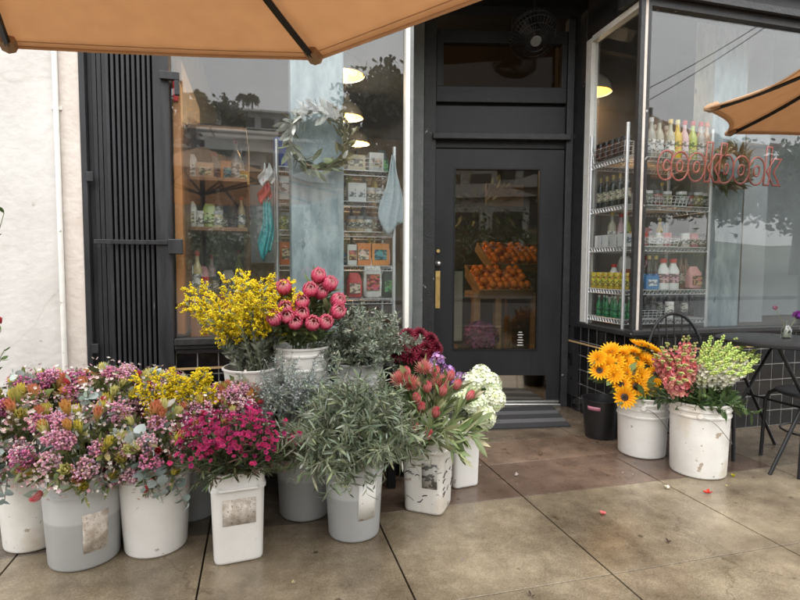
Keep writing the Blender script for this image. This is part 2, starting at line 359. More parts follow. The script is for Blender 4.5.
def paving():
    m, t, p, N, L = _m('wet_concrete')
    tc = N('ShaderNodeTexCoord'); at = N('ShaderNodeVertexColor'); at.layer_name = 'Col'
    def noise(s, d=8, r=.65):
        n = N('ShaderNodeTexNoise'); n.inputs['Scale'].default_value = s; n.inputs['Detail'].default_value = d; n.inputs['Roughness'].default_value = r; L(tc.outputs['Object'], n.inputs[0]); return n
    a, b, c, f = noise(1.7), noise(9), noise(140, 4), noise(.9, 5)
    def ramp(src, lo, hi, c0, c1):
        r = N('ShaderNodeValToRGB'); r.color_ramp.elements[0].position = lo; r.color_ramp.elements[1].position = hi
        r.color_ramp.elements[0].color = (*c0, 1); r.color_ramp.elements[1].color = (*c1, 1); L(src.outputs[0], r.inputs[0]); return r
    def mul(x, y):
        mx = N('ShaderNodeMix'); mx.data_type = 'RGBA'; mx.blend_type = 'MULTIPLY'; mx.inputs[0].default_value = 1; L(x, mx.inputs[6]); L(y, mx.inputs[7]); return mx.outputs[2]
    o = mul(at.outputs[0], ramp(a, .36, .66, (.48, .45, .42), (1.25, 1.25, 1.22)).outputs[0])
    o = mul(o, ramp(b, .3, .7, (.74, .71, .68), (1.18, 1.18, 1.17)).outputs[0])
    o = mul(o, ramp(c, .30, .66, (.80, .79, .78), (1.08, 1.08, 1.08)).outputs[0])
    st = noise(5.5, 3); o = mul(o, ramp(st, .27, .33, (.55, .5, .45), (1, 1, 1)).outputs[0])
    vo = N('ShaderNodeTexVoronoi'); vo.inputs['Scale'].default_value = 210; L(tc.outputs['Object'], vo.inputs[0]); vs = N('ShaderNodeSeparateColor'); L(vo.outputs['Color'], vs.inputs[0])
    o = mul(o, ramp(type('x', (), {'outputs': [vs.outputs[0]]}), .05, .95, (.84, .83, .82), (1.14, 1.14, 1.13)).outputs[0])
    gm = N('ShaderNodeTexVoronoi'); gm.inputs['Scale'].default_value = 5.2; gm.inputs['Randomness'].default_value = 1; L(tc.outputs['Object'], gm.inputs[0]); o = mul(o, ramp(gm, .045, .07, (.42, .40, .38), (1, 1, 1)).outputs[0])
    ds = N('ShaderNodeTexCoord'); wn = noise(3, 6); ad = N('ShaderNodeMix'); ad.data_type = 'RGBA'; ad.blend_type = 'LINEAR_LIGHT'; ad.inputs[0].default_value = .22; L(tc.outputs['Object'], ad.inputs[6]); L(wn.outputs['Color'], ad.inputs[7])
    ck = N('ShaderNodeTexVoronoi'); ck.feature = 'DISTANCE_TO_EDGE'; ck.inputs['Scale'].default_value = .55; L(ad.outputs[2], ck.inputs[0]); o = mul(o, ramp(ck, .001, .003, (.62, .60, .58), (1, 1, 1)).outputs[0])
    L(o, p.inputs['Base Color'])
    mr = N('ShaderNodeMapRange'); L(f.outputs[0], mr.inputs[0]); mr.inputs[1].default_value = .40; mr.inputs[2].default_value = .62; mr.inputs[3].default_value = .10; mr.inputs[4].default_value = .34
    L(mr.outputs[0], p.inputs['Roughness']); p.inputs['Specular IOR Level'].default_value = .5
    bp = N('ShaderNodeBump'); bp.inputs['Strength'].default_value = .14; bp.inputs['Distance'].default_value = .004; L(c.outputs[0], bp.inputs['Height']); L(bp.outputs[0], p.inputs['Normal'])
    return m
M['paving'] = paving()

# ------------------------------------------------------------------ wall segments (u along, n towards the street, z up)
class Seg:
    def __init__(s, A, B):
        s.A = np.array(A, float); s.d = np.array(B, float)-s.A; s.L = np.linalg.norm(s.d); s.d /= s.L; s.nn = np.array([s.d[1], -s.d[0]])
    def pt(s, u, n, z):
        q = s.A+s.d*u+s.nn*n; return np.array([q[0], q[1], z])
    def px(s, x, y, n=0.0):
        d = ray(x, y); A = s.A+s.nn*n
        t = ((A-O[:2])@s.nn)/(d[:2]@s.nn); q = O+d*t; return (q[:2]-A)@s.d, q[2]
    def M(s):
        m = np.eye(4); m[:2, 0] = s.d; m[:2, 1] = -s.nn; m[:2, 3] = s.A; return m
    def box(s, g, u0, u1, n0, n1, z0, z1, C=None):
        b = G().box(u0, u1, -n1, -n0, z0, z1, C); g.add(b, s.M()); return g
Y0 = 3.05
FR = Seg((0, Y0), (1, Y0))
RTN = Seg((2.529, 3.95), (2.486, Y0))
DW = Seg((1.30, 4.24), (2.529, 3.95))
CX = 2.486; WT = 2.90; SILL = .735; CEIL = 3.27

# ------------------------------------------------------------------ the ground
g = G().box(-60, 60, -60, 12, -.30, -.20); struct(build('ground', g, M['asphalt'], smooth=False))
g = G().box(-40, 40, -12, -2.2, -.196, -.15); struct(build('road', g, M['asphalt'], smooth=False))
g = G().box(-40, 40, -2.2, -2.0, -.15, .0); struct(build('kerb', g, M['upper'], smooth=False))
g = G()
xs = [-4.0, -3.2, -2.45, -1.72, -.96, -.226, .522, 1.30, 2.13, 2.93, 3.73, 4.53, 5.3, 6.1]; ys = [-2.0, -1.2, -.45, .26, .97, 1.68, 2.39, 3.2, 4.5]
def slab(g, x0, x1, y0, y1, col, gap=.0035):
    x0 += gap; x1 -= gap; y0 += gap*.6; y1 -= gap*.6; b = .0012
    V = [(x0, y0, -.05), (x1, y0, -.05), (x1, y1, -.05), (x0, y1, -.05), (x0, y0, -b), (x1, y0, -b), (x1, y1, -b), (x0, y1, -b),
         (x0+b, y0+b, 0), (x1-b, y0+b, 0), (x1-b, y1-b, 0), (x0+b, y1-b, 0)]
    Q = [(8, 9, 10, 11)]
    for a in (0, 4):
        Q += [(a+i, a+(i+1) % 4, a+4+(i+1) % 4, a+4+i) for i in range(4)]
    g.raw(V, None, Q, col)
for i in range(len(xs)-1):
    for j in range(len(ys)-1):
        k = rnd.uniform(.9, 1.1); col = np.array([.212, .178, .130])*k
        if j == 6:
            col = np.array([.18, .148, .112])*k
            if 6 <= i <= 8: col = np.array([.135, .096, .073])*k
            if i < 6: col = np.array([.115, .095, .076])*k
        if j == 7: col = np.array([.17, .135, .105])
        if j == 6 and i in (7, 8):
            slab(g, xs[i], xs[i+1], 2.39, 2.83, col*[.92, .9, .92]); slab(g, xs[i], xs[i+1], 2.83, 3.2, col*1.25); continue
        slab(g, xs[i], xs[i+1], ys[j], ys[j+1], col)
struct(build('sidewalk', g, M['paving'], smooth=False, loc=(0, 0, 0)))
g = G().box(-4.2, 6.3, -2.0, 4.6, -.12, -.03, (.05, .042, .035)); struct(build('sidewalk_bed', g, M['stem'], smooth=False))
# ------------------------------------------------------------------ the building
def seg_obj(name, segs, m, parent=None, bev=0, C=None, **k):
    g = G()
    for s in segs: s[0].box(g, *s[1:7], C=C)
    return build(name, g, m, parent, smooth=False, bev=bev, **k)
WTOP = 2.93
# white stucco wall with its beige pilaster
t = thing('stucco_wall', 'white painted stucco wall at the left edge with a beige strip beside the folded gate', 'wall', (-2.4, Y0, 0))
seg_obj('wall', [(FR, -5, -.955, -.3, 0, 0, 4.6)], M['stucco'], t)
seg_obj('pilaster', [(FR, -.953, -.864, -.3, .004, 0, 4.6)], M['beige'], t)
t = thing('downpipe', 'thin white pipe running down the stucco wall', 'pipe', (-.962, Y0-.02, 0))
build('pipe', G().tube([(-.962, Y0-.022, 0), (-.962, Y0-.022, 4.2)], .0125, 12), M['whitepaint'], t)
for z in (.5, 1.95, 3.0): seg_obj('clip', [(FR, -.985, -.94, 0, .012, z, z+.018)], M['whitepaint'], t)
# header, upper wall, soffit
t = thing('shop_fascia', 'black fascia band above the shop windows under a grey stucco wall', 'fascia', (2, Y0, WTOP))
seg_obj('beam', [(FR, -.86, .90, -.22, .03, WTOP+.02, 3.42)], M['black'], t)
seg_obj('beam', [(FR, CX-.05, 9, -.22, .03, WTOP+.035, 3.12)], M['black'], t)
seg_obj('moulding', [(FR, CX-.06, 9, .03, .055, WTOP+.03, WTOP+.075)], M['chipped'], t)
seg_obj('upper_wall', [(FR, CX-.05, 9, -.22, .10, 3.12, 4.6), (FR, -.86, .9, -.22, .02, 3.42, 4.6), (FR, .9, CX-.05, -.22, -.02, 3.5, 4.6)], M['upper'], t)
g = G().box(.86, CX+.15, Y0-.01, 4.6, CEIL, CEIL+.1)
tag(build('entry_soffit', g, M['black'], smooth=False), 'black painted ceiling above the recessed shop entrance', 'soffit')

# ---- door wall
t = thing('door_surround', 'black wooden door surround with a transom pane above the shop door', 'door surround', tuple(DW.pt(.66, 0, 0)))
seg_obj('casing', [(DW, .03, .128, -.04, .05, 0, 3.2)], M['chipped'], t, bev=.004)
seg_obj('casing', [(DW, 1.205, 1.262, -.04, .05, 0, 3.2)], M['chipped'], t, bev=.004)
seg_obj('grey_casing', [(DW, -.075, .028, -.04, .065, 0, 3.2)], M['greytrim'], t, bev=.004)
seg_obj('head', [(DW, .13, 1.203, -.04, .012, 2.162, 2.216)], M['black'], t)
seg_obj('ledge', [(DW, .10, 1.235, -.04, .085, 2.218, 2.268)], M['chipped'], t, bev=.006)
seg_obj('panel', [(DW, .13, 1.203, -.04, .012, 2.27, 2.50)], M['door'], t)
seg_obj('transom_frame', [(DW, .13, 1.203, -.04, .035, 2.525, 2.652), (DW, .13, 1.203, -.04, .035, 3.0, 3.10), (DW, .13, .188, -.04, .034, 2.652, 3.0), (DW, 1.16, 1.203, -.04, .034, 2.652, 3.0)], M['black'], t, bev=.004)
seg_obj('transom_back', [(DW, .13, 1.203, -.04, -.02, 2.50, 2.525)], M['iron'], t)
seg_obj('transom_pane', [(DW, .187, 1.161, -.012, -.004, 2.651, 3.001)], M['transomglass'], t)
seg_obj('top_rail', [(DW, -.075, 1.262, -.04, .07, 3.2, CEIL)], M['black'], t)
# ---- the door
t = thing('shop_door', 'black glazed shop door with a brass push plate and mirrored kick plate', 'door', tuple(DW.pt(.66, 0, .03)))
seg_obj('door_leaf', [(DW, .132, .292, -.03, .018, .03, 2.150), (DW, 1.001, 1.201, -.03, .018, .03, 2.150), (DW, .292, 1.001, -.03, .0178, 1.99, 2.150), (DW, .292, 1.001, -.03, .0178, .03, .482)], M['door'], t)
g = G()
for a in ((.285, .297, .475, 2.0), (.996, 1.008, .475, 2.0)): DW.box(g, a[0], a[1], .017, .024, a[2], a[3])
for z in (.475, 1.985): DW.box(g, .297, .996, .017, .0237, z, z+.012)
build('glazing_bead', g, M['iron'], t, smooth=False)
seg_obj('glass', [(DW, .291, 1.002, -.008, -.001, .481, 1.991)], M['doorglass'], t)
seg_obj('kick_plate', [(DW, .30, 1.087, .018, .021, .056, .262)], M['mirror'], t)
seg_obj('sweep', [(DW, .135, 1.2, .018, .028, .032, .05)], M['alum'], t)
seg_obj('push_plate', [(DW, .137, .176, .018, .023, .832, 1.145)], M['brass'], t, bev=.001)
g = G().tube([DW.pt(.157, .018, 1.31), DW.pt(.157, .036, 1.31)], [.016, .014], 16); build('deadbolt', g, M['brass'], t)
g = G().tube([DW.pt(.157, .018, 1.205), DW.pt(.157, .03, 1.205)], [.024, .022], 16).tube([DW.pt(.157, .03, 1.205), DW.pt(.157, .055, 1.205)], .011, 12).ball(DW.pt(.157, .066, 1.205), .023, 14, 8)
build('knob', g, M['alum'], t)
def text_obj(name, body, size, Mx, m, parent, depth=.0012, offset=0, outline=0):
    cu = bpy.data.curves.new(name, 'FONT'); cu.body = body; cu.size = size; cu.align_x = 'CENTER'; cu.align_y = 'CENTER'; cu.offset = offset
    cu.extrude = depth
    o = bpy.data.objects.new(name, cu); COL.objects.link(o)
    bpy.context.view_layer.update()
    me = bpy.data.meshes.new_from_object(o.evaluated_get(bpy.context.evaluated_depsgraph_get()))
    bpy.data.objects.remove(o); o = bpy.data.objects.new(name, me); COL.objects.link(o)
    me.materials.clear(); me.materials.append(m)
    if parent is not None: o.parent = parent; o.matrix_local = Matrix.Translation(-Vector(WL[parent.name])) @ Mx
    else: o.matrix_world = Mx
    WL[o.name] = WL.get(parent.name) if parent else np.zeros(3)
    return o
def seg_text(seg, u, n, z):
    p = seg.pt(u, n, z); return Matrix(((seg.d[0], 0, seg.nn[0], p[0]), (seg.d[1], 0, seg.nn[1], p[1]), (0, 1, 0, p[2]), (0, 0, 0, 1)))
text_obj('street_number', '4', .095, seg_text(DW, .668, .002, .57), M['iron'], t)
g = G()
for i, (a, b) in enumerate(((0, .05), (.005, .045), (0, .05), (.008, .042), (0, .05), (.01, .04))): DW.box(g, .84+a, .84+b, .0005, .0016, .515+i*.022, .521+i*.022)
build('hours_decal', g, M['whitepaint'], t, smooth=False)
seg_obj('threshold', [(DW, .13, 1.203, -.05, .07, 0, .026)], M['alum'], None, bev=.004)
tag(bpy.data.objects['threshold'], 'bare metal threshold strip under the black shop door', 'threshold')

# ---- left display window
def tiles(seg, u0, u1, z0, z1, pitch=.108):
    g = G(); grout = G(); seg.box(grout, u0, u1, -.04, 0, z0, z1)
    nz = int(round((z1-z0)/pitch)); pz = (z1-z0)/nz; nu = max(1, int(round((u1-u0)/pitch))); pu = (u1-u0)/nu
    for i in range(nu):
        for j in range(nz):
            a, b, c, d = u0+i*pu+.003, u0+(i+1)*pu-.003, z0+j*pz+.003, z0+(j+1)*pz-.003; e = .003; tt = [rnd.uniform(-.0006, .0006) for _ in range(4)]
            P = [(a, 0, c), (b, 0, c), (b, 0, d), (a, 0, d), (a+e, .004+tt[0], c+e), (b-e, .004+tt[1], c+e), (b-e, .004+tt[2], d-e), (a+e, .004+tt[3], d-e)]
            g.raw([seg.pt(*q) for q in P], None, [(4, 5, 6, 7), (0, 1, 5, 4), (1, 2, 6, 5), (2, 3, 7, 6), (3, 0, 4, 7)])
    return g, grout
LR = Seg((.893, Y0), (1.262, 4.25))
t = thing('display_window', 'large shop window with white edge strip between the folded gate and the door', 'shop window', (.2, Y0, 0))
seg_obj('glass', [(FR, -.437, .845, -.030, -.024, .785, WTOP)], M['glass'], t)
seg_obj('edge_strip', [(FR, .846, .872, -.05, .006, .786, WTOP)], M['whitepaint'], t, bev=.003)
seg_obj('corner_post', [(FR, .873, .893, -.05, .002, .0, WTOP+.02)], M['greytrim'], t)
seg_obj('top_rail', [(FR, -.437, .845, -.05, .008, WTOP-.03, WTOP+.02)], M['black'], t)
g = G()
for a, b, n in ((.700, .722, .012), (.725, .745, .026), (.748, .784, .04)): FR.box(g, -.437, .893, -.06, n, a, b)
build('sill', g, M['chipped'], t, smooth=False, bev=.003)
seg_obj('return_glass', [(LR, .06, 1.17, -.03, -.024, .785, WTOP)], M['glass'], t)
seg_obj('return_base', [(LR, .012, 1.2, -.06, -.01, 0, .784)], M['black'], t)
g, gr = tiles(FR, -.437, .872, 0, .70); build('tiles', g, M['tile'], t, smooth=False); build('grout', gr, M['grout'], t, smooth=False)
seg_obj('trim_line', [(FR, -.437, .872, .004, .008, .61, .622)], M['brassline'], t)
seg_obj('display_deck', [(FR, -.435, .87, -.75, -.065, .70, .745)], M['floor_in'], t)

# ---- right bay window
t = thing('bay_window', 'bay shop window on black tiles with the neon sign inside, right of the door', 'shop window', (4, Y0, 0))
seg_obj('door_post', [(RTN, -.05, .205, -.06, .004, 0, 3.2)], M['chipped'], t, bev=.004)
seg_obj('white_frame', [(RTN, .207, .285, -.05, .008, .74, WTOP+.02)], M['whitepaint'], t, bev=.004)
seg_obj('glass', [(RTN, .286, .862, -.030, -.024, .74, WTOP)], M['glass'], t)
seg_obj('glass', [(FR, 2.502, 6.2, -.030, -.024, .755, WTOP)], M['glass'], t)
g = G(); RTN.box(g, .863, .906, -.045, .005, .74, WTOP+.03); FR.box(g, 2.444, 2.478, -.02, .012, .74, WTOP+.03)
build('corner_post', g, M['chipped'], t, smooth=False, bev=.003)
seg_obj('corner_strip', [(FR, 2.480, 2.501, -.045, .008, .75, WTOP+.01)], M['beige'], t)
seg_obj('top_rail', [(FR, 2.502, 6.2, -.045, .006, WTOP-.025, WTOP+.03)], M['chipped'], t)
seg_obj('top_rail', [(RTN, .286, .862, -.045, .007, WTOP-.012, WTOP+.03)], M['whitepaint'], t)
seg_obj('top_panel', [(RTN, .205, .906, -.06, 0, WTOP+.031, CEIL)], M['black'], t)
g = G(); FR.box(g, 2.44, 6.2, -.06, .035, .715, .752); FR.box(g, 2.447, 6.2, -.06, .02, .70, .715)
build('sill', g, M['chipped'], t, smooth=False, bev=.006)
g = G(); RTN.box(g, .205, .862, -.06, .03, .70, .737); build('sill', g, M['chipped'], t, smooth=False, bev=.006)
for sg, a, b in ((RTN, .0, .898), (FR, 2.490, 6.2)):
    g, gr = tiles(sg, a, b, 0, .70); build('tiles', g, M['tile'], t, smooth=False); build('grout', gr, M['grout'], t, smooth=False)
seg_obj('trim_line', [(RTN, .0, .898, .004, .008, .560, .572)], M['brassline'], t)
seg_obj('trim_line', [(FR, 2.49, 6.2, .004, .008, .600, .612)], M['brassline'], t)
g = G().box(2.57, 6.2, Y0+.065, 4.3, .69, .715); build('display_deck', g, M['floor_in'], t, smooth=False)
seg_obj('end_frame', [(FR, 3.98, 4.02, -.022, .004, .756, WTOP-.03)], M['black'], t)

# ---- folded gate
t = thing('folding_gate', 'black folded steel gate stacked beside the shop window', 'gate', (-.65, Y0, 0))
seg_obj('back_panel', [(FR, -.862, -.44, -.12, -.06, 0, 3.0)], M['gate'], t)
seg_obj('side_frame', [(FR, -.862, -.835, -.055, .012, 0, 3.0)], M['gate'], t, bev=.003)
for i, u in enumerate((-.833, -.812, -.790, -.766)): seg_obj('flat_slat', [(FR, u, u+.019, -.055, -.030+.004*(i % 2), 0, 3.0)], M['gate'], t)
for i in range(9): seg_obj('channel_slat', [(FR, -.742+i*.0245, -.742+i*.0245+.0145, -.055, .006, .02, 2.66 if i else 2.62)], M['gate'], t, bev=.0025)
seg_obj('end_post', [(FR, -.519, -.440, -.055, .022, 0, 3.0)], M['gate'], t, bev=.004)
seg_obj('latch_bar', [(FR, -.81, -.46, .024, .032, 1.285, 1.308)], M['gate'], t, bev=.002)
seg_obj('lock_box', [(FR, -.455, -.385, .024, .06, 1.235, 1.315)], M['gate'], t, bev=.005)
seg_obj('bracket', [(FR, -.48, -.385, .024, .05, 2.135, 2.175), (FR, -.41, -.385, .024, .049, 2.06, 2.134)], M['gate'], t, bev=.003)
for z in (.72, 1.6): seg_obj('hinge', [(FR, -.838, -.806, .013, .024, z, z+.05)], M['gate'], t, bev=.003)

# ---- interior shell
g = G().box(-.62, -.56, 3.2, 9, 0, 3.6); tag(build('interior_side_wall', g, M['darkroom'], smooth=False), 'dark side wall inside the shop behind the wooden bookcase', 'wall')
g = G().box(-.62, 7, 9, 9.1, 0, 3.6); tag(build('interior_back_wall', g, M['darkroom'], smooth=False), 'dark back wall of the shop seen through the glass', 'wall')
g = G().box(6.2, 6.3, 3.1, 9, 0, 4); tag(build('interior_end_wall', g, M['greyroom'], smooth=False), 'grey end wall inside the bay window', 'wall')
g = G().box(-.62, 6.2, 3.3, 9, CEIL+.11, CEIL+.2); struct(build('ceiling', g, M['darkroom'], smooth=False))
g = G().box(-.62, 6.2, 4.35, 9, .0, .012); struct(build('floor', g, M['floor_in'], smooth=False))
g = G().box(3.94, 5.6, 4.05, 4.12, .72, 3.2); tag(build('partition', g, M['greyroom'], smooth=False), 'plain grey partition inside the bay window near the right edge', 'partition')
g = G().box(2.62, 3.9, 4.32, 4.38, .0, 3.38); tag(build('bay_back_panel', g, M['darkroom'], smooth=False), 'taupe panel behind the rack of bottles', 'partition')

# columns just inside the glass
a, b = PY(291, 200, 3.22)[0], PY(344, 200, 3.22)[0]
g = G().box(a, b, 3.22, 3.42, .746, 3.25); tag(build('interior_column', g, M['bluecol'], smooth=False, bev=.01), 'weathered pale blue column behind the left shop window', 'column')
a, b = PY(708, 250, 3.34)[0], PY(741, 250, 3.34)[0]
g = G().box(a, b, 3.34, 3.54, .716, 3.25); tag(build('interior_column', g, M['bluecol'], smooth=False, bev=.01), 'weathered pale blue column right of the bottle rack in the bay window', 'column')
g = G().box(PY(742, 250, 3.6)[0], PY(765, 250, 3.6)[0], 3.6, 3.62, .716, 3.2); tag(build('grey_board', g, M['greyboard'], smooth=False), 'narrow dark grey board beside the blue column in the bay window', 'board')

# pendant lamps
def lamp(pos, r, label, power=10):
    t = thing('pendant_lamp', label, 'lamp', pos, 'pendant lamps inside the shop'); p = np.array(pos)
    pr = [(r, 0), (r*.99, r*.10), (r*.93, r*.34), (r*.80, r*.58), (r*.58, r*.80), (r*.30, r*.95), (r*.17, r*1.0), (r*.15, r*1.38), (r*.03, r*1.42)]
    build('lamp_shade', G().lathe(pr, 32, p, caps=False), M['lampwhite'], t)
    pr2 = [(x*.93, z*.95+.003) for x, z in pr[:6]]
    build('shade_lining', G().lathe(pr2, 32, p, caps=False), M['warmdisc'], t)
    build('bulb', G().ball(p+(0, 0, r*.45), r*.26, 14, 8), M['bulb'], t)
    build('cord', G().tube([p+(0, 0, r*1.4), (p[0], p[1], CEIL+.11)], .006, 6), M['iron'], t)
    ld = bpy.data.lights.new('lamp_light', 'POINT'); ld.energy = power; ld.color = (1, .72, .42); ld.shadow_soft_size = .05
    lo = bpy.data.objects.new('lamp_light', ld); COL.objects.link(lo); lo.parent = t; lo.location = (0, 0, -.07)
def pa(x, y, Y): return tuple(PY(x, y, Y))
lamp(pa(343, 76, 4.5), .18, 'lit pendant lamp highest in the left shop window', 6)
lamp(pa(347, 118, 5.9), .18, 'lit pendant lamp below and behind the highest one in the left window', 9)
lamp(pa(357, 144, 7.6), .18, 'smallest lit pendant lamp at the back of the shop', 14)
lamp(pa(592, 93, 4.12), .165, 'white domed pendant lamp glowing behind the side pane of the bay window', 3)

# fan under the soffit
p = np.array(DW.pt(.62, .35, 0)); q = np.array(PY(534, 36, p[1])); 
t = thing('ceiling_fan', 'black caged fan hanging under the dark entrance ceiling', 'fan', tuple(q))
R_ = .19
g = G(); d = np.array([-.10, -.62, -.78]); d /= np.linalg.norm(d); Fm = frames([d], 0)[0]
for k in range(40):
    a = k*2*math.pi/40; e = Fm[:, 0]*math.cos(a)+Fm[:, 1]*math.sin(a)
    g.tube([q+e*R_*s1+d*s2 for s1, s2 in ((.25, .075), (.6, .065), (.92, .03), (1, 0), (.92, -.05), (.6, -.085), (.3, -.09))], .0022, 4, cap=False)
for s1, s2 in ((.45, .072), (.7, .06), (.92, .03), (1.0, 0), (.92, -.05)):
    g.tube([q+R_*s1*(Fm[:, 0]*math.cos(a)+Fm[:, 1]*math.sin(a))+d*s2 for a in np.linspace(0, 6.283, 33)], .0028, 4, cap=False)
build('cage', g, M['iron'], t)
build('badge', G().tube([q+d*.072, q+d*.082], [.042, .038], 24), M['greytrim'], t)
build('motor', G().tube([q-d*.02, q-d*.12, q-d*.16], [.06, .06, .03], 20), M['iron'], t)
for k in range(3):
    a = k*2.094+.4; e = Fm[:, 0]*math.cos(a)+Fm[:, 1]*math.sin(a); f = Fm[:, 1]*math.cos(a)-Fm[:, 0]*math.sin(a)
    V = [q+e*.03+f*.02+d*.01, q+e*.13+f*.06+d*.02, q+e*.14-f*.03-d*.02, q+e*.03-f*.02-d*.01]; V = V+[v+d*.003 for v in V]
    build('blade', G().raw(V, None, [(0, 1, 2, 3), (7, 6, 5, 4), (0, 4, 5, 1), (1, 5, 6, 2), (2, 6, 7, 3), (3, 7, 4, 0)]), M['iron'], t)
build('yoke', G().tube([q+Fm[:, 0]*.17, q+Fm[:, 0]*.17+(0, 0, .12), (q[0], q[1], q[2]+.2), q-Fm[:, 0]*.17+(0, 0, .12), q-Fm[:, 0]*.17], .006, 6).tube([(q[0], q[1], q[2]+.2), (q[0], q[1], CEIL)], .012, 8), M['iron'], t)

# ------------------------------------------------------------------ shop goods
def item(kind, pos, cols, label, cat, group, rot=0.0, s=1.0):
    key = (kind, tuple(map(tuple, cols)), s)
    if key in PROTO:
        return dup(PROTO[key], pos, (0, 0, rot), label=label, group=group)
    t = thing(KN[kind], label, cat, (0, 0, 0), group)
    def part(n, g, m='shiny'): build(n, g, M[m], t, local=True)
    def L(pr, c, n=14): return G().lathe([(r*s, z*s) for r, z in pr], n, C=c)
    if kind == 'bottle':
        part('bottle_glass', L([(.0, .0), (.029, 0), (.030, .01), (.030, .145), (.024, .17), (.0125, .195), (.012, .235)], cols[0])); part('label', L([(.0306, .04), (.0306, .12)], cols[1]), 'print')
        part('cap', L([(.0145, .233), (.0145, .262), (0, .263)], cols[2]))
    elif kind == 'wine':
        part('bottle_glass', L([(0, 0), (.036, 0), (.037, .01), (.037, .19), (.03, .215), (.014, .235), (.0135, .29)], cols[0])); part('label', L([(.0376, .06), (.0376, .15)], cols[1]), 'print'); part('cap', L([(.015, .25), (.015, .298), (0, .299)], cols[2]))
    elif kind == 'jar':
        part('jar_body', L([(0, 0), (.034, 0), (.036, .01), (.036, .075), (.031, .085)], cols[0])); part('label', L([(.0366, .02), (.0366, .062)], cols[1]), 'print'); part('lid', L([(.035, .083), (.035, .103), (0, .104)], cols[2]), 'shiny')
    elif kind == 'can':
        part('can_body', L([(0, 0), (.032, 0), (.033, .004), (.033, .118), (.031, .122), (0, .122)], cols[0])); part('label', L([(.0334, .02), (.0334, .10)], cols[1]), 'print')
    elif kind == 'milk':
        part('bottle_body', L([(0, 0), (.036, 0), (.038, .012), (.038, .12), (.018, .16), (.017, .175)], cols[0]), 'matte'); part('label', L([(.0385, .04), (.0385, .1)], cols[1]), 'print'); part('cap', L([(.021, .17), (.021, .197), (0, .198)], cols[2]))
    elif kind == 'box':
        w_, d_, h_ = cols[2]
        build('carton', G().box(-w_/2, w_/2, -d_/2, d_/2, 0, h_, cols[0]), M['matte'], t, local=True, smooth=False, bev=.002)
        build('label', G().box(-w_*.36, w_*.36, -d_/2-.0015, -d_/2, h_*.25, h_*.72, cols[1]), M['print'], t, local=True, smooth=False)
    elif kind == 'bag':
        w_, d_, h_ = cols[2]
        pr = [(.8, 0), (1, .06), (1.03, .4), (.97, .7), (.8, .9), (.62, .97), (.6, 1.0)]
        g = G().lathe([(r, z*h_) for r, z in pr], 20, sq=4.5, C=cols[0], sx=w_/2, sy=d_/2); V = g.v[0]; k = np.clip((V[:, 2]/h_-.7)/.3, 0, 1); V[:, 1] *= 1-.9*k; V += rg.normal(0, .0012, V.shape)
        build('pouch', g, M['matte'], t, local=True)
        build('label', G().box(-w_*.36, w_*.36, -d_/2-.006, -d_/2+.002, h_*.2, h_*.6, cols[1]), M['print'], t, local=True, smooth=False)
    elif kind == 'mug':
        part('cup', L([(0, 0), (.036, 0), (.04, .01), (.04, .09), (.037, .09), (.036, .012), (0, .012)], cols[0]))
        build('handle', G().tube([(.04*s, 0, .075*s), (.062*s, 0, .07*s), (.068*s, 0, .045*s), (.06*s, 0, .022*s), (.04*s, 0, .018*s)], .005*s, 6, C=cols[0]), M['shiny'], t, local=True)
    t.location = pos; t.rotation_euler = (0, 0, rot); WL[t.name] = np.array(pos)
    kids(t); PROTO[key] = t
    return t
PROTO = {}
KN = dict(bottle='sauce_bottle', wine='wine_bottle', jar='jar', can='drink_can', milk='milk_bottle', box='carton', bag='coffee_bag', mug='mug')
def wire_rack(label, x0, x1, y0, y1, zs, zt, zb):
    t = thing('wire_rack', label, 'rack', ((x0+x1)/2, (y0+y1)/2, zb))
    for x in (x0, x1):
        for y in (y0, y1):
            g = G().tube([(x, y, zb), (x, y, zt)], .0125, 10)
            for z in np.arange(zb+.05, zt, .05): g.tube([(x, y, z), (x, y, z+.004)], .0138, 10, cap=False)
            build('post', g, M['steel'], t)
    for z in zs:
        g = G()
        for (a, b) in (((x0, y0), (x1, y0)), ((x0, y1), (x1, y1)), ((x0, y0), (x0, y1)), ((x1, y0), (x1, y1))):
            for dz in (0, -.032): g.tube([(*a, z+dz), (*b, z+dz)], .0034, 5)
            n = max(2, int(np.hypot(b[0]-a[0], b[1]-a[1])/.032)); pts = []
            for i in range(2*n+1):
                f = i/(2*n); pts.append((a[0]+(b[0]-a[0])*f, a[1]+(b[1]-a[1])*f, z-.032*(i % 2)))
            g.tube(pts, .0022, 4)
        for x in np.arange(x0+.02, x1, .026): g.tube([(x, y0, z+.002), (x, y1, z+.002)], .0018, 4)
        g.tube([(x0, (y0+y1)/2, z-.002), (x1, (y0+y1)/2, z-.002)], .003, 5)
        build('shelf', g, M['steel'], t)
    return t
def wire_basket(pos, w_, d_, h_, label, group):
    t = thing('wire_basket', label, 'basket', pos, group); g = G(); x, y, z = pos
    def loop(zz, k): g.tube([(x-w_/2*k, y-d_/2*k, zz), (x+w_/2*k, y-d_/2*k, zz), (x+w_/2*k, y+d_/2*k, zz), (x-w_/2*k, y+d_/2*k, zz), (x-w_/2*k, y-d_/2*k, zz)], .0022, 5)
    for f in (0.03, .35, .68, 1): loop(z+h_*f, .92+.08*f)
    for i in range(int(w_/.035)+1):
        f = -w_/2+i*w_/int(w_/.035)
        for yy in (-1, 1): g.tube([(x+f*.92, y+yy*d_/2*.92, z+.002), (x+f, y+yy*d_/2, z+h_)], .0018, 4)
    build('wire_frame', g, M['steel'], t); return t
BK, WH, RD, YL, GN, BR = (.01, .01, .01), (.72, .71, .68), (.50, .03, .03), (.62, .42, .04), (.05, .16, .05), (.05, .025, .012)
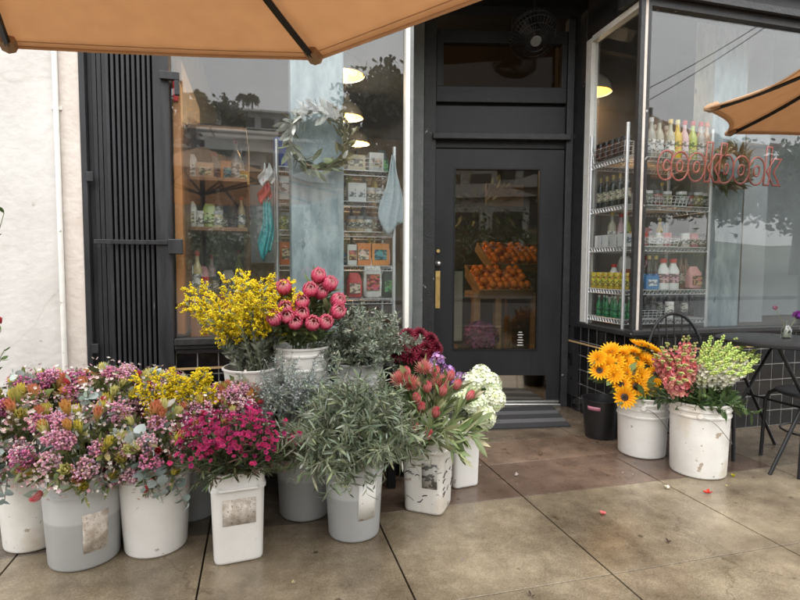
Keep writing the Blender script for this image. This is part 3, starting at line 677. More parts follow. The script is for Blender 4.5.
# right rack
RY = 3.24; x0, x1 = PY(626, 200, RY)[0], PY(710, 200, RY)[0]
RB = RY+.42
zs = [PY(668, y, RY)[2] for y in (158, 206, 247, 290, 325)]
zs[-1] = .80
ztop = PY(626, 122, RY)[2]
wire_rack('chrome wire rack of bottles in the bay window', x0, x1, RY, RB, zs, ztop, .716)
def onR(px, sh, dy=.05): return (PY(px, 200, RY+dy)[0], RY+dy, zs[sh]+.004)
gp = 'bottles on the top shelf of the bay window rack'
for px, cols, lab in ((640, ((.30, .30, .26), WH, (.55, .55, .55)), 'clear bottle with grey cap'), (649, ((.3, .3, .26), WH, (.55, .55, .55)), None), (657, ((.34, .32, .25), WH, (.05, .05, .05)), 'clear bottle with black cap'),
    (668, ((.40, .38, .28), (.75, .73, .68), YL), 'white labelled sauce bottle with yellow cap'), (675, (YL, (.70, .52, .10), (.7, .6, .25)), 'yellow sauce bottle'), (682, ((.60, .40, .42), (.75, .6, .6), RD), 'pink sauce bottle with red cap'),
    (690, ((.42, .50, .12), (.55, .58, .12), RD), 'lime green sauce bottle with red cap'), (698, ((.40, .36, .33), (.6, .55, .5), RD), 'clear bottle with red cap and pale label'), (704, ((.46, .30, .2), (.6, .5, .4), (.6, .2, .1)), 'amber bottle with orange cap')):
    item('bottle', onR(px, 0, .07), cols, (lab or 'clear bottle with grey cap')+' on the top bay window shelf', 'bottle', gp, s=1.12)
for i, px in enumerate((640, 652, 664, 676, 688, 700)): item('bottle', onR(px, 0, .17), ((.22, .2, .15), (.6, .58, .52), (.4, .35, .3)), 'bottle standing in the second row of the top shelf', 'bottle', gp, s=1.05)
wire_basket((onR(650, 0)[0], RY+.12, zs[0]+.005), .20, .2, .10, 'wire basket at the corner of the top shelf of the bay window rack', None)
wire_basket((onR(690, 0)[0], RY+.12, zs[0]+.005), .22, .2, .07, 'low wire basket of sauce bottles on the top shelf', None)
for i in range(5): item('jar', (x0+.04, RY+.07+i*.07, zs[0]+.03), ((.09, .04, .025), (.12, .07, .05), (.01, .01, .01)), 'dark jar with black and white lid at the side of the top shelf', 'jar', 'jars at the side of the top shelf', s=1.15)
wire_basket((x0+.05, RY+.21, zs[0]+.005), .11, .38, .10, 'wire basket of dark jars at the side of the top shelf', None)
for i, px in enumerate((641, 648, 657, 666, 681, 690, 697, 703)):
    c = (((.16, .14, .05), (.55, .50, .3), (.55, .55, .55)), ((.05, .09, .03), (.50, .50, .45), (.6, .6, .6)), ((.20, .05, .03), (.5, .4, .4), (.1, .1, .1)))[i % 3]
    item('jar', onR(px, 1, .07+.03*(i % 2)), c, ('gold labelled jar', 'green jar with pale label', 'red jar with dark lid')[i % 3]+' on the second shelf of the bay window rack', 'jar', 'jars on the second shelf of the bay rack', s=1.1)
for i in range(5): item('wine', (x0+.05, RY+.06+i*.075, zs[1]+.004), ((.015, .018, .012), (.50, .45, .33), (.30, .20, .06)), 'dark wine bottle with gold neck at the side of the second shelf', 'bottle', 'wine bottles at the side of the second shelf', s=.8)
wire_basket((onR(664, 1)[0], RY+.11, zs[1]+.005), .36, .2, .07, 'low wire basket of jars on the second shelf of the bay rack', None)
for i, px in enumerate((637, 645, 652, 660, 668, 677, 686, 695, 703)):
    c = (((.55, .50, .42), WH, (.6, .6, .58)), ((.45, .12, .1), (.65, .5, .45), (.5, .08, .05)), ((.10, .06, .04), (.5, .45, .4), BK))[i % 3]
    item('jar', onR(px, 2, .07+.02*(i % 2)), c, ('white labelled jar', 'pink jar with red lid', 'brown jar with black lid')[i % 3]+' on the third shelf of the bay window rack', 'jar', 'jars on the third shelf of the bay rack', s=1.0)
for i in range(4): item('box', (x0+.05, RY+.06+i*.09, zs[2]+.004), ((.55, .56, .56), (.36, .42, .5), (.08, .07, .09)), 'pale box at the side of the third shelf', 'box', 'pale boxes at the side of the third shelf')
wire_basket((onR(660, 2)[0], RY+.11, zs[2]+.005), .30, .2, .06, 'low wire basket of jars on the third shelf of the bay rack', None)
for i, px in enumerate((637, 644, 651, 658)): item('bottle', onR(px, 3, .09), ((.035, .018, .008), (.10, .25, .50), (.55, .38, .10)), 'dark beer bottle with gold cap on the fourth shelf', 'bottle', 'beer bottles on the fourth shelf', s=.95)
item('box', onR(654, 3, .05), ((.06, .20, .42), (.6, .65, .7), (.11, .03, .10)), 'bright blue bottle carrier on the fourth shelf of the bay rack', 'carton', None)
item('box', onR(640, 3, .045), ((.60, .30, .05), (.7, .6, .3), (.07, .03, .09)), 'orange carton beside the blue bottle carrier', 'carton', None)
for px in (665.5, 675.5): item('milk', onR(px, 3, .06), ((.70, .70, .68), (.6, .35, .38), (.55, .05, .04)), 'white milk bottle with red cap on the fourth shelf', 'bottle', 'milk bottles on the fourth shelf', s=1.15)
for px in (683, 688): item('bottle', onR(px, 3, .10), ((.14, .06, .03), (.4, .35, .28), (.05, .05, .05)), 'brown bottle behind the pink bag on the fourth shelf', 'bottle', 'brown bottles on the fourth shelf')
item('bag', onR(696, 3, .06), ((.62, .32, .30), (.50, .26, .16), (.11, .08, .17)), 'pink bag of food on the fourth shelf of the bay rack', 'bag', None)
for i in range(6): item('can', (x0+.045, RY+.05+i*.068, zs[3]+.004), ((.60, .42, .03), (.66, .50, .05), (0, 0, 0)), 'yellow can at the side of the fourth shelf', 'can', 'yellow cans at the side of the fourth shelf')
for i, px in enumerate((640, 648, 656, 664, 672, 680, 688, 694)): item('bottle', onR(px, 4, .12+.04*(i % 2)), (((.015, .013, .012), (.05, .05, .045), BK) if i % 3 else ((.03, .03, .028), (.55, .53, .45), BK)), ('dark bottle' if i % 3 else 'dark bottle with cream label')+' on the bottom shelf of the bay rack', 'bottle', 'dark bottles on the bottom shelf of the bay rack', s=.9)
item('can', onR(673, 4, .07), (WH, (.7, .68, .6), (0, 0, 0)), 'cream tin at the front of the bottom shelf of the bay rack', 'tin', None)
for i in range(8): item('bottle', (x0+.03+.045*(i % 2), RY+.03+(i//2)*.095, zs[4]+.004), ((.03, .20, .07), (.06, .30, .12), (.55, .60, .5)), 'green bottle with pale cap at the side of the bottom shelf', 'bottle', 'green bottles at the side of the bottom shelf', s=.62)
wire_basket((onR(652, 4)[0], RY+.10, zs[4]+.005), .26, .16, .06, 'low wire basket on the bottom shelf of the bay rack', None)
# left rack behind the blue column
LY = 3.48; a0, a1 = PY(277, 200, LY)[0], PY(394, 200, LY)[0]
zl = [PY(370, y, LY)[2] for y in (171, 202, 232, 266, 299)]
wire_rack('chrome wire rack behind the blue column in the left window', a0, a1, LY, LY+.36, zl, PY(394, 147, LY)[2], .746)
def onL(px, sh, dy=.07): return (PY(px, 200, LY+dy)[0], LY+dy, zl[sh]+.004)
for px in (281, 287): item('mug', onL(px, 0), ((.03, .06, .30), WH, WH), 'cobalt blue mug on the top shelf left of the column', 'mug', 'cobalt blue mugs')
for px in (280, 287): item('mug', (onL(px, 0)[0], LY+.07, zl[0]+.099), ((.03, .06, .30), WH, WH), 'cobalt blue mug stacked on another mug', 'mug', 'stacked cobalt blue mugs')
item('box', onL(284, 1), ((.52, .53, .53), (.45, .46, .47), (.11, .1, .14)), 'tall white box left of the column on the second rack shelf', 'box', None)
item('jar', onL(282, 2), ((.35, .30, .1), (.5, .45, .2), (.3, .3, .3)), 'yellow jar left of the column on the third rack shelf', 'jar', None, s=1.1)
item('jar', onL(290, 2), ((.10, .12, .06), (.4, .4, .3), (.3, .3, .3)), 'olive jar left of the column on the third rack shelf', 'jar', None, s=1.1)
item('box', onL(287, 3), ((.60, .16, .04), (.65, .45, .3), (.10, .03, .15)), 'orange book standing left of the column on the fourth rack shelf', 'book', None)
item('box', onL(355, 0), ((.45, .38, .26), (.5, .44, .33), (.12, .12, .10)), 'tan box on the top rack shelf right of the column', 'box', None)
item('box', onL(375, 0, .1), ((.56, .54, .50), (.52, .4, .28), (.10, .1, .13)), 'white and tan box at the right of the top rack shelf', 'box', None)
wire_basket((onL(362, 0)[0], LY+.1, zl[0]+.005), .24, .16, .08, 'wire basket on the top rack shelf right of the column', None)
for px in (352, 361): item('box', onL(px, 1), ((.62, .62, .60), (.55, .55, .55), (.062, .06, .125)), 'white carton on the second rack shelf right of the column', 'carton', 'white cartons on the second rack shelf')
for px, c in ((371, (.45, .36, .28)), (380, (.6, .6, .58)), (388, (.5, .42, .3))): item('jar', onL(px, 1), (c, (.5, .45, .38), (.5, .5, .5)), ('tan jar', 'white jar', 'honey coloured jar')[(371, 380, 388).index(px)]+' on the second rack shelf right of the column', 'jar', None, s=.95)
for px, c in ((351, (.35, .22, .10)), (359, (.45, .36, .24)), (368, (.55, .54, .5)), (377, (.16, .10, .06)), (386, (.5, .5, .5))): item('jar', onL(px, 2), (c, (.45, .42, .36), (.25, .25, .25)), {351: 'amber', 359: 'tan', 368: 'white', 377: 'dark brown', 386: 'pale grey'}[px]+' jar on the third rack shelf right of the column', 'jar', None, s=1.0)
item('box', onL(352, 3), ((.66, .64, .60), (.5, .2, .1), (.07, .05, .14)), 'white packet on the fourth rack shelf beside the column', 'packet', None)
item('box', onL(363, 3), ((.62, .20, .05), (.65, .5, .4), (.10, .05, .15)), 'orange packet on the fourth rack shelf', 'packet', None)
item('box', onL(380, 3), ((.62, .24, .06), (.10, .30, .32), (.12, .05, .15)), 'orange and teal packet on the fourth rack shelf', 'packet', None)
item('bag', onL(354, 4), ((.50, .04, .04), (.6, .45, .35), (.10, .07, .17)), 'red coffee bag on the lowest rack shelf', 'bag', None)
item('bag', onL(372, 4), ((.68, .66, .62), (.50, .06, .06), (.125, .08, .27)), 'white coffee bag with red label on the lowest rack shelf', 'bag', None)
item('bag', onL(389, 4), ((.02, .025, .02), (.10, .28, .08), (.10, .07, .20)), 'black coffee bag with green label on the lowest rack shelf', 'bag', None)
# bookcase
BX0, BX1, BY0, BY1 = -.43, -.08, 3.75, 4.1
t = thing('bookcase', 'orange wooden bookcase of goods at the left of the shop window', 'bookcase', ((BX0+BX1)/2, BY0, .746))
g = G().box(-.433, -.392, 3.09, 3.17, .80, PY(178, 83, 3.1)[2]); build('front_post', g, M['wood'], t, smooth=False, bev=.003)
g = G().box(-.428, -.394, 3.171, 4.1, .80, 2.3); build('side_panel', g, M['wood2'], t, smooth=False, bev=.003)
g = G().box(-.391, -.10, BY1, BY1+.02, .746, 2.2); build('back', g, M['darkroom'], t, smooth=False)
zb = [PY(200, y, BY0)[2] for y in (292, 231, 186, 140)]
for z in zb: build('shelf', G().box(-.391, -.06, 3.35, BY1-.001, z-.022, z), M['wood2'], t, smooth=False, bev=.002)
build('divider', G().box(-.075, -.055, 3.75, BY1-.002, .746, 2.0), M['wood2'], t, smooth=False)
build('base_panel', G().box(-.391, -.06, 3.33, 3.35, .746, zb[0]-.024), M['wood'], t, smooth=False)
gl = 'goods on the orange bookcase'
for px, sh, kd, c, lab in ((188, 0, 'bottle', ((.45, .55, .6), (.6, .6, .6), (.2, .4, .6)), 'pale blue bottle'), (196, 0, 'bottle', ((.5, .4, .2), (.7, .7, .65), RD), 'white labelled bottle with red cap'), (204, 0, 'jar', ((.5, .18, .15), (.7, .65, .6), RD), 'red lidded jar'), (212, 0, 'jar', ((.1, .08, .05), (.4, .35, .3), BK), 'dark jar'),
        (189, 1, 'bag', ((.58, .55, .5), (.5, .4, .3), (.09, .07, .16)), 'crumpled white paper bag'), (200, 1, 'jar', ((.5, .46, .4), (.6, .58, .5), (.6, .6, .6)), 'cream jar'), (209, 1, 'bag', ((.30, .36, .10), (.4, .45, .2), (.08, .06, .15)), 'green bag'), (217, 1, 'jar', ((.4, .35, .2), (.5, .5, .4), (.3, .3, .3)), 'olive jar'),
        (190, 2, 'bag', ((.45, .42, .38), (.5, .45, .4), (.10, .07, .15)), 'grey paper bag'), (206, 2, 'box', ((.34, .20, .12), (.4, .3, .2), (.10, .08, .1)), 'brown box')):
    item(kd, (PY(px, 200, 3.5)[0], 3.5, zb[sh]+.003), c, lab+' on the orange bookcase', 'bottle' if kd == 'bottle' else kd, gl)
g = G().box(-.05, .16, 3.9, 3.93, 1.2, 1.75); tag(build('grey_screen', g, M['greyboard'], smooth=False), 'flat grey screen between the bookcase and the wire rack', 'screen')
kk = list(PROTO.values()); kk = [o for o in kk if o.name.split('.')[0] in ('jar', 'carton', 'sauce_bottle', 'coffee_bag', 'milk_bottle')]
for sh in range(3):
    for i in range(11):
        o = rnd.choice(kk); lb = {'jar': 'jar', 'carton': 'carton', 'sauce_bottle': 'bottle', 'coffee_bag': 'bag', 'milk_bottle': 'milk bottle'}[o.name.split('.')[0]]
        n_ = dup(o, (-.36+.028*i+rnd.uniform(-.006, .006), rnd.choice((3.62, 3.72, 3.85, 3.98))+rnd.uniform(-.02, .02), zb[sh]+.003), (0, 0, rnd.uniform(-.3, .3)), rnd.uniform(.8, 1.0), lb+' crowded at the back of the orange bookcase', 'goods crowded at the back of the orange bookcase'); n_['category'] = lb
for sh in range(4):
    for i in range(7):
        o = rnd.choice(kk); lb = {'jar': 'jar', 'carton': 'carton', 'sauce_bottle': 'bottle', 'coffee_bag': 'bag', 'milk_bottle': 'milk bottle'}[o.name.split('.')[0]]
        n_ = dup(o, (PY(350+6.5*i, 200, LY)[0]+rnd.uniform(-.01, .01), LY+.22+rnd.uniform(-.02, .04), zl[sh]+.004), (0, 0, rnd.uniform(-.4, .4)), rnd.uniform(.75, .95), lb+' in the second row of the wire rack behind the column', 'goods in the second row of the left wire rack'); n_['category'] = lb
for sh in range(1, 5):
    for i in range(9):
        o = rnd.choice(kk); lb = {'jar': 'jar', 'carton': 'carton', 'sauce_bottle': 'bottle', 'coffee_bag': 'bag', 'milk_bottle': 'milk bottle'}[o.name.split('.')[0]]
        n_ = dup(o, (x0+.12+i*.058+rnd.uniform(-.01, .01), RY+.26+rnd.uniform(-.03, .06), zs[sh]+.004), (0, 0, rnd.uniform(-.4, .4)), rnd.uniform(.75, .95), lb+' in the rear row of the bay window rack', 'goods in the rear row of the bay window rack'); n_['category'] = lb
# hanging cloths
def drape(name, pts_top, width, length, m, label, cat, amp=.012, col=None, taper=.3, Yb=3.40):
    nx, nz = 14, 16; V = []
    for j in range(nz):
        f = j/(nz-1)
        for i in range(nx):
            a = i/(nx-1)-.5; wd = width*(taper+(1-taper)*min(1, f*1.4))
            V.append((pts_top[0]+a*wd+.02*f*math.sin(5*f), pts_top[1]+amp*math.sin(a*17+f*2)*(.5+f), pts_top[2]-length*f*(1-.22*abs(a)*2*f)+.02*math.sin(a*9)))
    Q = [(j*nx+i, j*nx+i+1, (j+1)*nx+i+1, (j+1)*nx+i) for j in range(nz-1) for i in range(nx-1)]
    o = build(name, G().raw(V, None, Q, col), m, ang=0, solid=.004); return tag(o, label, cat)
p = PY(393, 158, LY-.03); drape('towel', p, .17, .52, M['cloth'], 'pale blue towel hanging from the right post of the wire rack', 'towel', taper=.12)
p = PY(268, 166, 3.4); drape('hanging_cloth', p, .09, .12, M['matte'], 'white gauze hanging at the left post of the wire rack', 'cloth', col=(.5, .5, .5), taper=.5)
p = PY(266, 182, 3.4); drape('hanging_cloth', p, .07, .13, M['matte'], 'red ribbon hanging below the white gauze', 'cloth', col=(.35, .03, .03), taper=.5)
p = PY(267, 200, 3.4); drape('hanging_cloth', p, .08, .38, M['matte'], 'long teal cloth hanging below the red ribbon', 'cloth', col=(.02, .26, .28), taper=.6)
p = PY(175, 78, 3.08); tag(build('red_tag', G().box(p[0]-.012, p[0]+.012, 3.075, 3.09, p[2]-.12, p[2], (.45, .02, .03)), M['matte'], smooth=False, bev=.003), 'small red tag hanging at the top of the bookcase side', 'tag')
# wreaths
def leafT(wd=.3, bend=.15, C0=(1, 1, 1), C1=None, seg=3, cup=0.0, base=.15):
    """unit leaf along +Z, width along X, bending towards +Y"""
    C1 = C0 if C1 is None else C1
    zs_ = np.linspace(0, 1, seg+1); V = []; C = []
    for i, z in enumerate(zs_):
        ww = wd*.5*max(math.sin(math.pi*min(1, (z*.92+.06)))**.8, .02) if 0 < i < seg else (wd*.5*base if i == 0 else .004)
        y = bend*z*z
        V += [(-ww, y+cup*ww, z), (0, y, z), (ww, y+cup*ww, z)]; c = np.array(C0)*(1-z)+np.array(C1)*z; C += [c*.93, c, c*.93]
    Q = []
    for i in range(seg): Q += [(i*3, i*3+1, i*3+4, i*3+3), (i*3+1, i*3+2, i*3+5, i*3+4)]
    return G().raw(V, None, Q, C)
def wreath(c, R, label, cols, n=150, L=.11):
    t = thing('wreath', label, 'wreath', tuple(c)); c = np.array(c)
    A = rg.uniform(0, 6.283, n); rr = R+rg.normal(0, R*.10, n)
    pos = c+np.stack([np.cos(A)*rr, rg.normal(0, .02, n)-.02, np.sin(A)*rr], 1)
    D = np.stack([-np.sin(A)+np.cos(A)*rg.normal(.2, .7, n), rg.normal(-.5, .4, n), np.cos(A)+np.sin(A)*rg.normal(.2, .7, n)], 1)
    tint = np.array([cols[int(a/6.2832*len(cols)) % len(cols)] if rnd.random() < .75 else cols[rnd.randrange(len(cols))] for a in A])*(1+rg.normal(0, .2, (n, 1)))
    build('leaves', G().inst(leafT(.36, .3, cup=.35), pos, frames(D), rg.uniform(.6, 1.15, n)*L, np.clip(tint, .02, .9)), M['leaf'], t, ang=0)
    build('ring', G().tube([c+np.array([math.cos(a)*R, 0, math.sin(a)*R]) for a in np.linspace(0, 6.283, 30)], .012, 6), M['crate'], t)
wreath(PY(318, 140, 3.17), .165, 'dried leaf wreath of green and white leaves on the left blue column', [(.24, .20, .10), (.55, .54, .50), (.50, .50, .44), (.20, .22, .12), (.27, .30, .15), (.30, .26, .12)], 210, .088)
wreath(PY(728, 168, 3.28), .13, 'dried leaf wreath on the blue column in the bay window', [(.22, .18, .08), (.30, .24, .12), (.16, .17, .07), (.34, .28, .18)], 150, .10)
# neon sign
t = thing('neon_sign', 'unlit pink red neon script sign reading cookbook inside the bay window', 'sign', tuple(PY(722, 160, 3.17)))
cu = bpy.data.curves.new('lettering', 'FONT'); cu.body = 'cookbook'; cu.size = .285; cu.align_x = 'CENTER'; cu.fill_mode = 'NONE'; cu.bevel_depth = .0058; cu.bevel_resolution = 2; cu.shear = .12; cu.space_character = 1.02; cu.offset = .014; cu.resolution_u = 6
tmp = bpy.data.objects.new('tmp_text', cu); COL.objects.link(tmp); bpy.context.view_layer.update()
me = bpy.data.meshes.new_from_object(tmp.evaluated_get(bpy.context.evaluated_depsgraph_get())); bpy.data.objects.remove(tmp)
o = bpy.data.objects.new('lettering', me); COL.objects.link(o); me.materials.clear(); me.materials.append(M['neon'])
o.parent = t; NW = PY(785, 160, 3.17)[0]-PY(660, 160, 3.17)[0]
bb = [v.co.x for v in me.vertices]; bz = [v.co.y for v in me.vertices]; k = NW/(max(bb)-min(bb)); kz = .30/(max(bz)-min(bz))
o.matrix_local = Matrix(((k, 0, 0, -(max(bb)+min(bb))/2*k), (0, 0, -1, 0), (0, kz, 0, -.145), (0, 0, 0, 1)))
# things behind the door: table, crates, oranges
def dpx(x, y, Yd): return PY(x, y, Yd)
t = thing('crate_table', 'pale wooden market table holding orange crates behind the door glass', 'table', tuple(PY(505, 330, 5.2)*[1, 1, 0]))
a0, a1 = PY(474, 300, 5.1)[0], PY(540, 300, 5.1)[0]; zt = PY(500, 293, 5.1)[2]
build('table_top', G().box(a0, a1, 5.1, 5.8, zt-.05, zt), M['crate'], t, smooth=False, bev=.004)
for x in (a0+.04, a1-.04, (a0+a1)/2-.1):
    for y in (5.14, 5.76): build('leg', G().box(x-.035, x+.035, y-.035, y+.035, .012, zt-.051), M['crate'], t, smooth=False, bev=.004)
oc = []
def fruit_crate(cx, cy_, cz, w_, d_, label, tilt=.55):
    t = thing('fruit_crate', label, 'crate', (cx, cy_, cz)); mt = mat4((cx, cy_, cz)); c, s_ = math.cos(tilt), math.sin(tilt)
    mt[:3, :3] = np.array([[1, 0, 0], [0, c, -s_], [0, s_, c]])
    for nm, b in (('front_board', (-w_/2, w_/2, -d_/2, -d_/2+.015, 0, .11)), ('back_board', (-w_/2, w_/2, d_/2-.015, d_/2, 0, .11)), ('side_board', (-w_/2, -w_/2+.015, -d_/2+.016, d_/2-.016, 0, .11)), ('side_board', (w_/2-.015, w_/2, -d_/2+.016, d_/2-.016, 0, .11)), ('crate_floor', (-w_/2+.016, w_/2-.016, -d_/2+.016, d_/2-.016, 0, .012))):
        build(nm, G().add(G().box(*b), mt), M['crate'], t, smooth=False)
    for i in range(int(w_/.085)):
        for j in range(int(d_/.085)):
            for kz in range(2):
                if kz and rnd.random() < .35: continue
                v = mt @ np.array([-w_/2+.055+i*.082+.02*kz+rnd.uniform(-.01, .01), -d_/2+.055+j*.082+rnd.uniform(-.01, .01), .075+.062*kz, 1]); oc.append(v[:3])
p = PY(505, 281, 5.15); fruit_crate(p[0]-.02, 5.32, zt+.07, .62, .5, 'lower wooden crate of oranges on the market table')
p = PY(515, 255, 5.5); fruit_crate(p[0]+.06, 5.66, zt+.34, .80, .48, 'upper wooden crate of oranges on the market table')
op = None
for v in oc:
    if op is None:
        op = build('orange', G().ball((0, 0, 0), .042, 14, 9), pm('orange_peel', (.62, .17, .015), (.72, .24, .02), 5, .4, bump=.2, bscale=300), local=True); op.location = v; tag(op, 'ripe orange in a crate behind the door glass', 'orange', 'oranges in the wooden crates'); continue
    c = op.copy(); COL.objects.link(c); c.location = v
p = PY(459, 310, 4.75)
t = thing('picture_frame', 'dark framed pale picture leaning behind the left of the door glass', 'picture', (p[0], 4.75, .6))
za, zbm = PY(459, 344, 4.75)[2], PY(459, 268, 4.75)[2]
build('frame', G().box(p[0]-.09, p[0]+.06, 4.76, 4.79, za, zbm), M['iron'], t, smooth=False)
build('picture', G().box(p[0]-.075, p[0]+.035, 4.752, 4.759, za+.03, zbm-.03), M['greyroom'], t, smooth=False)
def fluff(c, R, n, col, s, sz=1.0):
    d = rg.normal(0, 1, (n, 3)); d /= np.linalg.norm(d, axis=1)[:, None]; pos = np.array(c)+d*R*rg.uniform(.6, 1, (n, 1))*[1, 1, sz]
    return G().inst(petal5, pos, frames(d+rg.normal(0, .3, (n, 3))), rg.uniform(.7, 1.3, n)*s, jit(n, col, .2, .1))
def ring_petals(n, wd, L, tilt, C0, C1, bend=.1, cup=.25, r0=.05):
    """n petals of length L leaning out from +Z by tilt radians"""
    g = G(); lf = leafT(wd, bend, C0, C1, 3, cup, .4)
    for i in range(n):
        a = 6.283*i/n; d = np.array([math.cos(a)*math.sin(tilt), math.sin(a)*math.sin(tilt), math.cos(tilt)])
        x = np.array([-math.sin(a), math.cos(a), 0]); y = np.cross(d, x); m4 = np.eye(4); m4[:3, 0] = x*L; m4[:3, 1] = y*L; m4[:3, 2] = d*L; m4[:3, 3] = (math.cos(a)*r0, math.sin(a)*r0, 0); g.add(lf, m4)
    return g
petal5 = ring_petals(5, .75, 1, 1.25, (1, 1, 1), (1, 1, 1), .1, .2, .05)
p = PY(480, 332, 5.0)
t = thing('flower_bucket_inside', 'bucket of purple flowers under the market table behind the door', 'flower bucket', (p[0], 5.0, .012))
build('bucket', G().lathe([(.11, .012), (.13, .32), (.12, .32), (.1, .03)], 20, (p[0], 5.0, 0)), M['iron'], t)
build('blossoms', fluff((p[0], 5.0, .47), .20, 420, (.30, .07, .26), .028, .75), M['petal'], t, ang=0)
p = PY(480, 205, 6.2)
t = thing('hanging_bunch', 'dark leafy bunch hanging at the back of the shop behind the door', 'plant', tuple(p))
n = 160; d = rg.normal(0, 1, (n, 3)); build('leaves', G().inst(leafT(.4, .2), p+d*[.3, .12, .13], frames(d), rg.uniform(.08, .16, n), jit(n, (.10, .11, .06), .3)), M['leaf'], t, ang=0)
p = PY(505, 195, 7.2); tag(build('wall_picture', G().box(p[0]-.3, p[0]+.3, 7.2, 7.23, p[2]-.16, p[2]+.16), M['crate'], smooth=False), 'pale framed board on the wall at the back of the shop behind the door', 'picture')
# ------------------------------------------------------------------ umbrellas
def umbrella(label, c, R, hem, rise, rot, pole_r=.024, segs=8, scallop=.05):
    c = np.array([c[0], c[1]]); t = thing('patio_umbrella', label, 'umbrella', (c[0], c[1], 0), 'tan patio umbrellas')
    n = 22; V = []; T = []; Q = []
    top = np.array([c[0], c[1], hem+rise])
    vs = [np.array([c[0]+R*math.cos(rot+k*2*math.pi/segs), c[1]+R*math.sin(rot+k*2*math.pi/segs), hem]) for k in range(segs)]
    g = G(); hemg = G(); sg_ = G()
    for k in range(segs):
        a, b = vs[k], vs[(k+1) % segs]; P = []
        m = 18
        for i in range(n+1):
            f = i/n
            for j in range(m+1):
                h = j/m; p = top*(1-f)+(a*(1-h)+b*h)*f
                p = p+np.array([0, 0, 1])*(-.05*math.sin(math.pi*f)*1 - .010*f*math.sin(math.pi*h))
                inw = (np.array([c[0], c[1], p[2]])-p); inw[2] = 0
                p = p+np.array([0, 0, .0035*(1-f**6)*math.sin(9*h*(1+k)+7*f+k*2)*math.sin(math.pi*h)+.003*(1-f**6)*math.sin(23*f+5*h+k)*math.sin(math.pi*h)])
                P.append(p+inw*scallop*f*f*math.sin(math.pi*h))
        g.raw(P, None, [(i*(m+1)+j, i*(m+1)+j+1, (i+1)*(m+1)+j+1, (i+1)*(m+1)+j) for i in range(n) for j in range(m)])
        e = P[-(m+1):]; e2 = P[-2*(m+1):-(m+1)]; sg_.tube([q*.45+q2*.55+np.array([0, 0, -.002]) for q, q2 in zip(e, e2)], .0014, 4); hemg.tube([q+np.array([0, 0, -.003]) for q in e], .006, 5)
    build('canopy', g, M['canvas'], t, ang=10, solid=.002); build('stitching', sg_, M['canvas'], t); build('hem', hemg, M['canvas'], t)
    for k in range(segs):
        a = vs[k]; rb = [top*(1-f)+a*f+np.array([0, 0, -.05*math.sin(math.pi*f)-.022]) for f in np.linspace(.02, .985, 12)]
        r = build('rib', G().tube(rb, .0115, 6), M['iron'], t)
        d = a-top; d /= np.linalg.norm(d)
        build('rib_tip', G().tube([a-d*.07+(0, 0, -.016), a-d*.02+(0, 0, -.012), a+d*.012], [.024, .027, .012], 8), M['canvas'], t)
        q = top*.52+a*.48+np.array([0, 0, -.075]); build('strut', G().tube([q, (c[0], c[1], hem-.05)], .009, 6), M['iron'], t)
    build('pole', G().tube([(c[0], c[1], .05), (c[0], c[1], hem+rise+.06)], pole_r, 14), M['iron'], t)
    build('base', G().lathe([(0, .0), (.27, 0), (.27, .05), (.06, .08), (.04, .3), (0, .3)], 28, (c[0], c[1], 0)), M['iron'], t)
    return t
def octagon(v1, v2):
    v1, v2 = np.array(v1[:2]), np.array(v2[:2]); e = v2-v1; L = np.linalg.norm(e); e /= L; nn = np.array([e[1], -e[0]])
    c = (v1+v2)/2+nn*L/2/math.tan(math.pi/8); R = L/2/math.sin(math.pi/8); return c, R, math.atan2(*(v1-c)[::-1])
c, R, a = octagon(PZ(10, 46, 1.90), PZ(318, 58, 1.90)); umbrella('large tan patio umbrella overhead at the top left', c, R, 1.90, .40, a, scallop=.012)
c, R, a = octagon(PZ(706, 108, 2.12), PZ(727, 133, 2.12)); umbrella('smaller tan umbrella tip in front of the bay window', c, R, 2.12, .42, a, scallop=.07)

